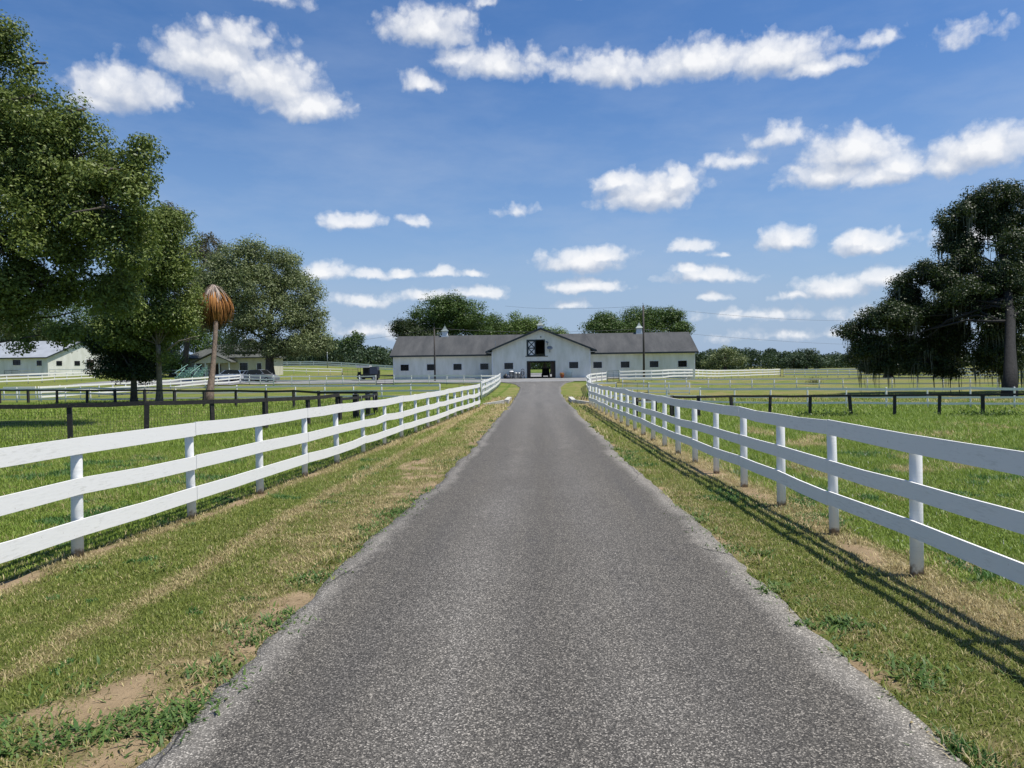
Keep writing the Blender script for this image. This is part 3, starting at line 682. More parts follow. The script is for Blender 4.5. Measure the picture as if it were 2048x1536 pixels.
# ------------------------------------------------------------------ the stable
BX, BY = .37, 110.0; BZ = g1(0, 110) - .02
def stable():
    t = thing('stable', 'long white stable with dark roof and central gable at the end of the drive', 'stable', (BX, BY, BZ))
    W = lambda x, y, z: (BX + x, BY + y, BZ + z)
    put = lambda u, z, d: W(u, d, z)
    yw = 2.6; dw = 13.0; eave = 3.75
    hx = 7.15
    cw = [(-5.4, -4.1, 1.48, 2.4), (4.1, 5.42, 1.48, 2.4)]
    # central front wall with gable
    mb = MB(); wall_panel(mb, -hx, hx, -.3, 4.2, [(-1.98, 1.98, -.3, 2.5)] + cw + [(-2.0, .5, 3.35, 4.2)], put, .18)
    gz1 = lambda x: 7.2 - abs(x) * .405
    # gable pieces around the loft opening
    for poly in ([(-hx, 4.2), (-2.0, 4.2), (-2.0, gz1(-2)), (-hx, gz1(hx))], [(.5, 4.2), (hx, 4.2), (hx, gz1(hx)), (.5, gz1(.5))],
                 [(-2.0, 5.65), (.5, 5.65), (.5, gz1(.5)), (0, 7.2), (-2.0, gz1(2.0))]):
        mb.prism([(BX + x, BZ + z) for x, z in poly], 'y', BY, BY + .18)
    mb.build('front_wall', 'siding', t)
    mb = MB()
    for s in (-1, 1):
        mb.hexa([W(s * hx - .09, .18, -.3), W(s * hx + .09, .18, -.3), W(s * hx + .09, 15, -.3), W(s * hx - .09, 15, -.3), W(s * hx - .09, .18, 4.25), W(s * hx + .09, .18, 4.25), W(s * hx + .09, 15, 4.25), W(s * hx - .09, 15, 4.25)])
    mb.build('side_wall', 'siding', t)
    # back wall with opening, aisle partitions, loft floor
    mb = MB(); wall_panel(mb, -hx, hx, -.3, 4.2, [(-1.9, 1.9, -.3, 2.5)], lambda u, z, d: W(u, 15 + d, z), .18); mb.prism([(BX - hx, BZ + 4.2), (BX + hx, BZ + 4.2), (BX + hx, BZ + gz1(hx)), (BX, BZ + 7.2), (BX - hx, BZ + gz1(hx))], 'y', BY + 15, BY + 15.18); mb.build('back_wall', 'siding', t)
    mb = MB(); mb.box(BX - 2.12, BX - 2.02, BY + .2, BY + 14.9, BZ - .2, BZ + 2.7).box(BX + 2.02, BX + 2.12, BY + .2, BY + 14.9, BZ - .2, BZ + 2.7); mb.build('aisle_wall', 'int_wood', t)
    MB().box(BX - hx + .1, BX + hx - .1, BY + .19, BY + 14.9, BZ + 2.75, BZ + 2.9).build('loft_floor', 'int_wood', t)
    MB().box(BX - 2.0, BX + 2.0, BY - .2, BY + 15.4, BZ - .3, BZ + .06).build('aisle_floor', 'concrete', t)
    hb = MB()
    for i in range(3):
        for j in range(2): hb.box(BX - 1.7 + i * .75, BX - 1.0 + i * .75, BY + 2.2, BY + 2.7, BZ + 2.9 + j * .42, BZ + 3.3 + j * .42)
    hb.build('hay_bales', 'straw', t)
    # wings
    for s, x0, x1, wins in ((-1, -22.3, -hx, [(-21.2, -19.95), (-17.2, -15.95), (-13.2, -11.95), (-9.15, -7.9)]), (1, hx, 22.9, [(7.8, 9.1), (11.9, 13.2), (16.2, 17.5), (20.4, 21.7)])):
        hs = [(a, b, 1.46, 2.38) for a, b in wins]
        a0, a1 = (x0, x1 - .09) if s < 0 else (x0 + .09, x1)
        mb = MB(); wall_panel(mb, a0, a1, -.3, eave, hs, lambda u, z, d: W(u, yw + d, z), .18)
        xo = x0 if s < 0 else x1
        mb.prism([(BY + yw + .18, BZ - .3), (BY + yw + dw, BZ - .3), (BY + yw + dw, BZ + eave), (BY + yw + dw / 2, BZ + 6.55), (BY + yw + .18, BZ + eave)], 'x', BX + xo - (.18 if s > 0 else 0), BX + xo + (0 if s > 0 else .18))
        mb.box(BX + a0, BX + a1, BY + yw + dw - .18, BY + yw + dw - .002, BZ - .3, BZ + eave)
        mb.build('wing_wall', 'siding', t)
        for h in hs: window(t, BX + h[0], BX + h[1], BZ + h[2], BZ + h[3], BY + yw)
        # corner board
        MB().box(BX + (xo - .02 if s < 0 else xo - .12), BX + (xo + .12 if s < 0 else xo + .02), BY + yw - .025, BY + yw - .003, BZ - .2, BZ + eave - .05).build('corner_board', 'trim_white', t)
        e0, e1 = (x0 - .45, x1 + .5) if s < 0 else (x0 - .5, x1 + .45)
        rf = MB()
        pf, pr_, rg = BY + yw - .55, BY + yw + dw + .55, BY + yw + dw / 2
        za = BZ + eave - .16; zr = BZ + 6.82
        rf.prism([(pf, za), (rg, zr), (pr_, za), (pr_, za + .13), (rg, zr + .13), (pf, za + .13)], 'x', BX + e0, BX + e1)
        sl_ = (zr - za) / (rg - pf); xi = 6.66; tp = lambda x, y: (BX + s * x, y, za + .128 + sl_ * min(y - pf, pr_ - y))
        ya = pf + (7.45 - .414 * xi - (za + .128 - BZ)) / sl_
        for y_ in (ya, 2 * rg - ya):
            q3 = [tp(xi, y_), tp(.9, rg), tp(xi, rg)]; rf.add(q3 + [(a_, b_, c_ - .1) for a_, b_, c_ in q3], [(0, 1, 2), (3, 5, 4), (0, 3, 4, 1), (1, 4, 5, 2), (2, 5, 3, 0)])
        ro = rf.build('wing_roof', 'shingle', t)
        MB().box(BX + e0 - .004, BX + e1 + .004, pf - .05, pf - .003, za - .09, za + .15).build('fascia', 'dark_trim', ro)
        MB().box(BX + e0 + .3, BX + e1 - .3, pf, BY + yw - .003, za - .04, za - .02).build('soffit', 'trim_white', ro)
        # cupola
        cx = -15.2 if s < 0 else 15.55
        cupola(ro, BX + cx, rg, zr + .05)
    # central roof
    hw, ze, za = 8.1, 3.95, 7.3
    rf = MB(); p = [(-hw, ze), (0, za), (hw, ze), (hw, ze + .14), (0, za + .15), (-hw, ze + .14)]
    rf.prism([(BX + x, BZ + z) for x, z in p], 'y', BY - .6, BY + 15.6); ro = rf.build('gable_roof', 'shingle', t)
    for s in (-1, 1):
        b = MB(); p = [(s * (hw + .02), ze - .1), (0, za - .1), (0, za + .17), (s * (hw + .02), ze + .17)]
        b.prism([(BX + x, BZ + z) for x, z in p], 'y', BY - .66, BY - .604); b.build('bargeboard', 'dark_trim', ro)
        b = MB(); p = [(s * hx, ze + .3), (s * hw * .985, ze - .03), (s * hw * .985, ze - .05), (s * hx, ze - .05)]
        MB().box(*sorted((BX + s * hx + s * .095, BX + s * hw * .97)), BY - .55, BY + 2.0, BZ + ze - .06, BZ + ze - .03).build('soffit', 'trim_white', ro)
        MB().box(BX + s * hx - .09 + s * .0, BX + s * hx + .09, BY - .025, BY - .003, BZ - .2, BZ + 4.05).build('corner_board', 'trim_white', t)
    cupola(ro, BX - .05, BY + 7, BZ + za + .1)
    # vent pipe on the left wing roof
    MB().tube([W(-6.9, 4.0, 4.2), W(-6.9, 4.0, 5.75)], .05, 8).build('vent_pipe', 'galv', t)
    for h in cw: window(t, BX + h[0], BX + h[1], BZ + h[2], BZ + h[3], BY, bars=1)
    # door surround and loft
    b = MB(); b.box(BX - 2.1, BX - 1.98, BY - .03, BY + .3, BZ, BZ + 2.5).box(BX + 1.98, BX + 2.1, BY - .03, BY + .3, BZ, BZ + 2.5).box(BX - 2.1, BX + 2.1, BY - .035, BY + .3, BZ + 2.503, BZ + 2.62)
    b.build('door_frame', 'dark_trim', t)
    for q0 in (-1.97, 1.55): MB().box(BX + q0, BX + q0 + .42, BY + .32, BY + .38, BZ + .06, BZ + 2.48).build('sliding_door', 'int_wood', t)
    f = MB(); x0, x1, z0, z1 = BX - 2.0, BX + .5, BZ + 3.35, BZ + 5.65
    f.box(x0 - .1, x0, BY - .03, BY + .1, z0, z1).box(x1, x1 + .1, BY - .03, BY + .1, z0, z1).box(x0 - .1, x1 + .1, BY - .032, BY + .1, z1, z1 + .1).box(x0 - .3, x1 + .5, BY - .06, BY + .1, z0 - .1, z0)
    f.build('loft_frame', 'dark_trim', t)
    d0, d1 = x0 + .01, x0 + 1.22
    d = MB().box(d0, d1, BY + .0, BY + .05, z0 + .01, z1 - .01).build('loft_door', 'trim_white', t)
    f = MB(); e = .16; yb = (BY - .03, BY - .002); zm = (z0 + z1) / 2
    f.box(d0, d0 + e, *yb, z0, z1).box(d1 - e, d1, *yb, z0, z1)
    for z in (z0 + .01, zm - e / 2, z1 - e - .01): f.box(d0 + e, d1 - e, *yb, z, z + e)
    for a, c in ((z0 + e, zm - e / 2), (zm + e / 2, z1 - e)):
        f.bar((d0 + e, BY - .014, a), (d1 - e, BY - .014, c), .02, .13, (0, 0, 1)); f.bar((d0 + e, BY - .018, c), (d1 - e, BY - .018, a), .02, .13, (0, 0, 1))
    f.build('cross_brace', 'dark_trim', d)
    MB().box(BX - .07, BX + .07, BY - .12, BY - .002, BZ + 6.05, BZ + 6.2).build('gable_lamp', 'black', t)
    return t
def cupola(par, x, y, z):
    b = MB(); w = .42
    b.box(x - w - .12, x + w + .12, y - w - .12, y + w + .12, z - .35, z + .1)
    b.box(x - w, x + w, y - w, y + w, z + .1, z + .8)
    c = b.build('cupola', 'trim_white', par)
    r = MB(); q = w + .16
    r.add([(x - q, y - q, z + .8), (x + q, y - q, z + .8), (x + q, y + q, z + .8), (x - q, y + q, z + .8), (x - q * .5, y - q * .5, z + 1.12), (x + q * .5, y - q * .5, z + 1.12), (x + q * .5, y + q * .5, z + 1.12), (x - q * .5, y + q * .5, z + 1.12), (x, y, z + 1.7)],
          [(3, 2, 1, 0), (0, 1, 5, 4), (1, 2, 6, 5), (2, 3, 7, 6), (3, 0, 4, 7), (4, 5, 8), (5, 6, 8), (6, 7, 8), (7, 4, 8)])
    r.tube([(x, y, z + 1.68), (x, y, z + 2.0)], .02, 6)
    return c, None, r.v and tuple([None]) and _cupola_roof(r, par)
def _cupola_roof(r, par): return r.build('cupola_roof', 'mint_roof', par)
M['mint_roof'] = simple('mint_roof', (.2, .24, .23), .5, .2)
stable()

def dish(label, x, z, r, tilt):
    y = BY - .35; t = thing('satellite_dish', label, 'dish', (x, BY, z), 'satellite dishes on the gable')
    vs, fs = [], []; n = 16; rings = 4
    rot = Matrix.Rotation(R(tilt), 3, 'Z') @ Matrix.Rotation(R(-35), 3, 'X')
    for k in range(rings + 1):
        q = r * k / rings
        for j in range(n):
            a = 2 * math.pi * j / n; vs.append(Vector((x, y, z)) + rot @ Vector((q * math.cos(a), .35 * q * q / r - .2 * r, q * .8 * math.sin(a))))
    for k in range(rings):
        for j in range(n): fs.append((k * n + j, k * n + (j + 1) % n, (k + 1) * n + (j + 1) % n, (k + 1) * n + j))
    b = MB(); b.add(vs, fs); b.build('reflector', 'grey_car', t, smooth=True)
    m = MB(); m.tube([(x, BY - .002, z - r * 1.6), (x, y + .1, z - r * 1.3), (x, y + .02, z)], .035, 6); m.build('mount', 'pipe_dark', t)
    MB().bar(Vector((x, y, z)) + rot @ Vector((0, 0, -.6 * r)), Vector((x, y, z)) + rot @ Vector((0, -.6 * r, -.25 * r)), .02, .02).build('feed_arm', 'pipe_dark', t)
dish('smaller dark satellite dish right of the loft door, upper of two', BX + .95, BZ + 5.35, .27, 50)
dish('larger grey satellite dish on a bent mount, lower of two', BX + 1.3, BZ + 4.55, .42, 10)

# things standing along the stable front
def lathe(prof, x, y, z, n=16):
    b = MB(); vs = []; 
    for r, h in prof:
        for k in range(n): vs.append((x + r * math.cos(2 * math.pi * k / n), y + r * math.sin(2 * math.pi * k / n), z + h))
    fs = [(i * n + k, i * n + (k + 1) % n, (i + 1) * n + (k + 1) % n, (i + 1) * n + k) for i in range(len(prof) - 1) for k in range(n)]
    fs += [tuple(reversed(range(n))), tuple(range((len(prof) - 1) * n, len(prof) * n))]; return b.add(vs, fs)
yg = lambda x, y: g1(x, y) + .075
def can(label, px, m, lid, h=.8, r=.27, dy=.6):
    x = (px - 1082) * .0731 + BX; y = BY - dy; z = yg(x, y)
    t = thing('trash_can', label, 'bin', (x, y, z), 'bins along the stable front')
    lathe([(r * .82, 0), (r * .9, h * .5), (r, h), (r * 1.06, h), (r * 1.06, h + .03)], x, y, z).build('barrel', m, t, smooth=True)
    lathe([(r * 1.1, h + .03), (r * 1.1, h + .07), (r * .7, h + .17), (r * .15, h + .2)], x, y, z).build('lid', lid, t, smooth=True)
    for s in (-1, 1): MB().tube([(x + s * r * .98, y, z + h * .72), (x + s * (r + .06), y, z + h * .66), (x + s * r * .96, y, z + h * .6)], .015, 6).build('handle', 'pipe_dark', t)
can('grey bin with a tall white domed lid left of the stable door', 1022.5, 'galv', 'white_car', .95, .32)
can('galvanised bin in front of the stable wall, middle of the row', 1031, 'galv', 'galv', .72, .27, .95)
can('small galvanised bin nearest the hand truck', 1037.5, 'galv', 'galv', .7, .22, .6)
def blob(name, label, cat, px, r, h, m, dy):
    x = (px - 1082) * .0731 + BX; y = BY - dy; z = yg(x, y); n = 14
    b = lathe([(r * .5, 0), (r * .95, h * .15), (r, h * .4), (r * .75, h * .7), (r * .25, h * .88), (r * .16, h)], x, y, z, n)
    b.v = [(vx + .12 * r * math.sin(vz * 17 + vx * 9), vy + .12 * r * math.cos(vz * 13 + vy * 7), vz) for vx, vy, vz in b.v]
    o = b.build(name, m, None, (x, y, z), smooth=True); tag(o, label, cat)
blob('rubbish_bag', 'black tied rubbish bag leaning on the stable wall, leftmost of the clutter', 'bag', 1011, .36, .75, 'black', .5)
blob('feed_sack', 'low dark feed sack beside the black rubbish bag', 'sack', 1016, .3, .6, 'blue_tarp', .8)
def hand_truck():
    x = (1045 - 1082) * .0731 + BX; y = BY - .7; z = yg(x, y)
    t = thing('hand_truck', 'upright hand truck with a coiled hose leaning by the stable door', 'hand truck', (x, y, z))
    f = MB()
    for s in (-.2, .2): f.tube([(x + s, y, z + .15), (x + s, y + .35, z + 1.3)], .025, 6)
    for k in range(5): f.tube([(x - .2, y + .04 + k * .075, z + .28 + k * .25), (x + .2, y + .04 + k * .075, z + .28 + k * .25)], .018, 6)
    f.tube([(x - .2, y + .35, z + 1.3), (x, y + .4, z + 1.42), (x + .2, y + .35, z + 1.3)], .025, 6); f.build('frame', 'rust', t)
    MB().box(x - .22, x + .22, y - .25, y + .01, z + .1, z + .12).build('toe_plate', 'pipe_dark', t)
    for s in (-.26, .26): MB().tube([(x + s - .04, y + .08, z + .14), (x + s + .04, y + .08, z + .14)], .14, 14).build('wheel', 'tyre', t)
    c = MB(); c.tube([(x + .25 * math.cos(a * .5) * (1 - .01 * a), y - .06 - .004 * a, z + .75 + .3 * math.sin(a * .5)) for a in range(40)], .025, 6); c.build('hose', 'pipe_dark', t)
hand_truck()
def flowerpot():
    x = (1123.5 - 1082) * .0731 + BX; y = BY - .7; z = yg(x, y)
    t = thing('flower_pot', 'terracotta pot of red and orange flowers by the stable wall', 'flower pot', (x, y, z))
    lathe([(.2, 0), (.3, .42), (.34, .42), (.34, .5), (.28, .5), (.27, .46)], x, y, z).build('pot', 'terracotta', t, smooth=True)
    leaves(t, 'flowers', np.array([[x, y, z + .62]]) + rng.normal(0, .14, (160, 3)) * np.array([1, 1, .6]), .12, 'flower')
    leaves(t, 'foliage', np.array([[x, y, z + .56]]) + rng.normal(0, .15, (150, 3)) * np.array([1, 1, .5]), .13, 'leaf_light')
def rack():
    x = (1137 - 1082) * .0731 + BX; y = BY - .45; z = yg(x, y)
    t = thing('wire_rack', 'low pale metal rack against the stable wall right of the flower pot', 'rack', (x, y, z)); f = MB()
    for s in (-.42, .42):
        for q in (-.15, .15): f.tube([(x + s, y + q, z - .02), (x + s, y + q, z + .85)], .018, 6)
    f.build('frame', 'galv', t)
    for k in range(4): MB().box(x - .42, x + .42, y - .16, y + .16, z + .12 + k * .22, z + .14 + k * .22).build('shelf', 'mint', t)
rack()

# ------------------------------------------------------------------ foliage
def leaves(parent, name, C, size, m, droop=0.0, kind=None, out=None):
    C = np.asarray(C); n = len(C)
    nrm = rng.normal(size=(n, 3)) * (1 if out is None else .45) + np.array([0, 0, .5]) + (0 if out is None else out); nrm /= np.linalg.norm(nrm, axis=1)[:, None]
    u = np.cross(nrm, rng.normal(size=(n, 3))); u[:, 2] -= droop; u /= np.linalg.norm(u, axis=1)[:, None]
    v = np.cross(nrm, u); v /= np.linalg.norm(v, axis=1)[:, None] + 1e-9
    s = size * rng.uniform(.6, 1.35, (n, 1))
    V = np.stack([C - u * s * .5, C + v * s * .27 + nrm * s * .06, C + u * s * .5, C - v * s * .27 + nrm * s * .06], 1)
    o = fastmesh(name, V.reshape(-1, 3), np.arange(n * 4).reshape(-1, 4), m, parent)
    if kind: o['kind'] = kind
    return o
def n3(p, f, s):
    return (vn(p[:, 0] * f + p[:, 2] * f * .7, p[:, 1] * f - p[:, 2] * f * .6, s) + vn(p[:, 2] * f * 1.1 + 5, p[:, 0] * f * .9 - p[:, 1] * f * .8, s + 1)) / 2
def crown_points(lobes, n, per, spray, gap=.36, seed=1, shell=.45, flat=.7):
    w = np.array([(l[3] * l[4] * l[5]) ** .62 for l in lobes]); w /= w.sum(); out = []
    k = int(n / per * 1.7)
    idx = rng.choice(len(lobes), k, p=w); L = np.array(lobes)[idx]
    d = rng.normal(size=(k, 3)); d /= np.linalg.norm(d, axis=1)[:, None]
    d[:, 2] = np.where((d[:, 2] < -.35), d[:, 2] * .7, d[:, 2])
    r = (shell + (1 - shell) * rng.random(k)) ** .6
    r = r * (.6 + .8 * n3(d * 2 + idx[:, None] * 3.1, 1.9, seed + 9))
    r = np.where(rng.random(k) < .14, r * rng.uniform(1.03, 1.2, k), r)
    c = L[:, :3] + d * L[:, 3:6] * r[:, None]
    keep = n3(c, .75, seed) > gap; c = c[keep][:int(n / per)]
    sp = spray * rng.uniform(.6, 1.3, (len(c), 1, 1))
    g = rng.normal(size=(len(c), per, 3)); gl = np.linalg.norm(g, axis=2, keepdims=True); g = g / gl
    o = g * np.minimum(.55 + .5 * rng.random((len(c), per, 1)) ** .7, 1.1) * sp * 1.5 * np.array([1, 1, flat])
    p = c[:, None, :] + o
    return p.reshape(-1, 3), c, g.reshape(-1, 3)
def curve(a, b, bend, n=6, wob=.07):
    a, b = np.array(a, float), np.array(b, float); o = []
    w = rng.normal(size=3) * np.linalg.norm(b - a) * wob
    for k in range(n + 1):
        t = k / n; p = a + (b - a) * t; p = p + np.array((0, 0, bend)) * math.sin(math.pi * t) + w * math.sin(math.pi * t) + rng.normal(size=3) * wob * .3 * np.linalg.norm(b - a) * (0 < k < n)
        o.append(p)
    return o
def tree(name, label, base, fork, lobes, n, leaf, m, r0, bk='bark', per=14, spray=.32, gap=.36, group='trees', seed=1, twigs=40, lean=None, droop=0.0, limbs=True, shell=.45, mossn=0, extra=None):
    t = thing(name, label, 'tree', base, group); base = np.array(base, float); fork = np.array(fork, float)
    mb = MB(); pts = curve(base - np.array((0, 0, .2)), fork, 0, 7, .008)
    rad = [r0 * (1.45 if k == 0 else 1.12 if k == 1 else 1 - .35 * k / 7) for k in range(8)]
    mb.tube(pts, rad, 12); mb.build('trunk', bk, t, smooth=True)
    pts_, cs, outw = crown_points(lobes, n, per, spray, gap, seed, shell)
    if limbs:
        br = MB()
        for l in lobes:
            e = np.array(l[:3]); hd = math.hypot(e[0] - fork[0], e[1] - fork[1]); zt = e[2] - .45 * hd
            u = min(7, max(rng.uniform(2.6, 4.6), 7 * (zt - base[2]) / max(.5, fork[2] - base[2]))); k0 = min(6, int(u)); s = pts[k0] + (pts[k0 + 1] - pts[k0]) * (u - k0)
            e = s + (e - s) * .82; c = curve(s, e, .1 * np.linalg.norm(e - s), 6); rr = r0 * rng.uniform(.24, .42) * (1 - .35 * u / 7)
            br.tube(c, [rr * (1 - .8 * k / 6) for k in range(7)], 7)
        for _ in range(twigs):
            if len(cs) == 0: break
            e = cs[rng.integers(len(cs))]; d = [np.linalg.norm(np.array(l[:3]) - e) for l in lobes]; s = np.array(lobes[int(np.argmin(d))][:3]) + rng.normal(size=3) * .3
            c = curve(s, e, .1, 4); br.tube(c, [r0 * .11 * (1 - .8 * k / 4) + .008 for k in range(5)], 5)
        if extra:
            for c, rr in extra: br.tube(c, [rr * (1 - .8 * k / (len(c) - 1)) for k in range(len(c))], 6)
        br.build('limbs', bk, t, smooth=True)
    leaves(t, 'crown', pts_, leaf, m, droop, out=outw)
    if mossn:
        c = cs[rng.integers(0, len(cs), mossn)]; moss(t, c)
    return t
def moss(t, c):
    V, Fc, off = [], [], 0
    for p in c:
        for _ in range(6):
            q = p + rng.normal(size=3) * np.array((.22, .22, .1)); L = rng.uniform(.5, 2.3); w = rng.uniform(.02, .075); a = rng.uniform(0, 3.14)
            d = np.array((math.cos(a), math.sin(a), 0)) * w; k = 5; sw = rng.normal(size=2) * .06
            for i in range(k):
                z = i / (k - 1); o = np.array((sw[0] * z + .03 * math.sin(7 * z + a), sw[1] * z, -L * z)); ww = d * (1 - .85 * z) * (1 + .4 * math.sin(9 * z + a))
                V += [q + o - ww, q + o + ww]
            Fc += [(off + 2 * i, off + 2 * i + 1, off + 2 * i + 3, off + 2 * i + 2) for i in range(k - 1)]; off += 2 * k
    fastmesh('moss', np.array(V), np.array(Fc), 'moss', t)
flowerpot()
def lobes_px(L, d, seed=0, deep=1.0):
    """crown masses: direction, size in metres per 1500th at that distance, with their own depth"""
    out = []; r = random.Random(seed)
    for q in L:
        px, py, rx, rz = q[:4]; dd = d + (q[4] if len(q) > 4 else r.uniform(-.9, .9) * rx * d / F * .6)
        p = at(px, py, dd); k = d / F; out.append((p[0], p[1], p[2], rx * k, rx * k * deep, rz * k))
    return out
def base_at(px, py): x, y = spot(px, py); return (x, y, g1(x, y))
def xyz(px, d): p = at(px, 760, d); return (float(p[0]), float(p[1]), g1(p[0], p[1]))

# big oak at the far left, trunk just outside the picture
b = xyz(-190, 34)
tree('oak_tree', 'huge leafy oak filling the upper left corner', b, tuple(at(-150, 560, 34)),
     lobes_px([(-70, 60, 85, 60), (-25, 150, 90, 75), (70, 235, 85, 75), (30, 330, 120, 95), (140, 330, 100, 85), (235, 345, 62, 62), (215, 420, 85, 80), (120, 450, 110, 95), (245, 500, 62, 75), (20, 480, 130, 110), (190, 560, 85, 75), (70, 570, 95, 62), (225, 610, 50, 55), (30, 630, 26, 34), (40, 680, 13, 26), (135, 655, 26, 36), (-60, 610, 60, 50), (-120, 250, 130, 140), (-140, 480, 120, 120), (-15, 60, 45, 42), (285, 310, 26, 30), (165, 225, 30, 26), (60, 130, 40, 40)], 34, 3, .9),
     190000, .155, 'leaf_oak', .55, per=85, spray=.47, gap=.43, seed=3, twigs=120, group='trees on the left')
# slender oak with a pale trunk
b = base_at(318, 806)
ex = [(curve(tuple(at(335, 700, 55.5)), tuple(at(398, 672, 55)), .1), .09), (curve(tuple(at(368, 684, 55.3)), tuple(at(400, 678, 55)), .05), .04)]
tree('oak_tree', 'bushy oak on a slim trunk left of the dead palm', b, tuple(at(316, 690, 56)),
     lobes_px([(325, 465, 55, 50), (350, 520, 45, 50), (300, 540, 70, 65), (345, 590, 50, 55), (270, 600, 60, 60), (315, 650, 60, 55), (365, 560, 30, 40), (255, 660, 50, 50), (330, 700, 38, 35), (355, 640, 35, 40)], 56, 5),
     95000, .18, 'leaf_oak', .24, 'bark_pale', per=75, spray=.55, gap=.43, seed=5, twigs=60, group='trees on the left', extra=ex)
b = base_at(268, 807)
tree('cedar_tree', 'dark dense evergreen on a rough short trunk beside the slim oak', b, tuple(at(268, 745, 56)),
     lobes_px([(230, 690, 55, 45), (270, 710, 45, 40), (200, 660, 50, 50), (255, 740, 40, 26), (215, 735, 35, 22), (290, 745, 25, 22)], 57, 6), 42000, .15, 'leaf_dark', .28, per=30, spray=.34, gap=.37, seed=6, twigs=40, group='trees on the left')
# large oak behind the cars
b = xyz(541, 112)
tree('oak_tree', 'broad grey-green oak spreading over the parked cars', b, tuple(at(538, 660, 112)),
     lobes_px([(470, 520, 45, 30), (550, 545, 60, 45), (490, 580, 70, 50), (590, 590, 52, 45), (440, 560, 40, 40), (540, 635, 75, 40), (610, 640, 42, 42), (450, 640, 60, 45), (630, 672, 30, 26), (575, 680, 60, 25), (480, 690, 50, 22), (565, 522, 24, 22), (500, 505, 30, 22), (400, 620, 40, 50), (605, 688, 44, 24), (560, 700, 40, 16), (640, 690, 24, 20)], 112, 8),
     105000, .3, 'leaf_grey', .7, 'bark', per=60, spray=.9, gap=.45, seed=8, twigs=70, group='trees on the left')
b = xyz(366, 128)
tree('oak_tree', 'tall sparse brownish tree behind the dead palm', b, tuple(at(385, 610, 128)),
     lobes_px([(415, 500, 32, 36), (385, 540, 45, 50), (430, 545, 30, 40), (340, 440, 34, 34), (395, 600, 50, 60)], 128, 9), 26000, .3, 'leaf_brown', .5, per=12, spray=.6, gap=.4, seed=9, group='trees on the left')
# dead palm
def palm():
    b = np.array(base_at(418, 803)); t = thing('palm_tree', 'dead palm with a drooping skirt of orange brown fronds', 'palm', tuple(b))
    top = np.array(at(430, 618, np.linalg.norm(b[:2] - EYE[:2]) + .2)); m = MB(); pts = []; rad = []
    for k in range(17):
        u = k / 16; p = b + (top - b) * u + np.array((.25 * math.sin(u * 2.2) - .12 * u, 0, 0)); pts.append(p); rad.append(.185 + .2 * (1 - u) ** 5 + .012 * (k % 2))
    pts[0] = pts[0] - np.array((0, 0, .2)); m.tube(pts, rad, 12); m.build('trunk', 'bark_palm', t, smooth=True)
    c = np.array(at(428, 620, np.linalg.norm(b[:2] - EYE[:2]) + .2))
    def skirt(nm, n, r0, r1, h0, h1, th0, th1, drop, mm, w, seg=9, inw=.12):
        V, Fc, off = [], [], 0
        for _ in range(n):
            a = rng.uniform(0, 6.283); rr = rng.uniform(r0, r1); hh = rng.uniform(h0, h1); dp = drop * rng.choice([rng.uniform(.2, .7), rng.uniform(.7, 1.2)], p=[.35, .65]); tw = rng.normal() * .12; rr *= .78 + .42 * float(vn(a * 2.3, 0.0, 5)); dp *= .6 + .8 * float(vn(a * 3.1, 4.0, 6)); te = th1 * rng.uniform(.9, 1.05)
            for q in range(seg + 1):
                u = q / seg; ua = min(1, u / .55); ub = max(0, (u - .55) / .45); th = th0 + (te - th0) * ua
                rad_ = rr * math.sin(th) * (1 - inw * ub ** 1.6) + .06 * u * math.sin(8 * u + a * 37); z = hh * math.cos(th) - dp * ub
                aa = a + tw * u; p = c + np.array((rad_ * math.cos(aa), rad_ * math.sin(aa), z)); s_ = np.array((-math.sin(aa), math.cos(aa), rng.normal() * .3)) * w * (1 - .75 * u) * (1 + .5 * math.sin(u * 3.1))
                V += [p - s_, p + s_]
            Fc += [(off + 2 * i, off + 2 * i + 1, off + 2 * i + 3, off + 2 * i + 2) for i in range(seg)]; off += 2 * seg + 2
        fastmesh(nm, np.array(V), np.array(Fc), mm, t)
    skirt('dead_fronds', 820, .95, 1.62, 1.0, 1.75, .55, 1.6, 1.05, 'frond', .036, inw=.16); skirt('old_fronds', 420, .5, 1.3, .5, .9, .8, 1.7, 1.4, 'frond_old', .05, inw=.25)
    skirt('frond_stems', 64, 1.1, 1.62, 1.85, 2.2, .04, 1.25, .2, 'frond_stem', .032, inw=.02); skirt('old_core', 300, .3, 1.1, 1.2, 1.7, .2, 1.7, .9, 'frond_old', .06)
palm()
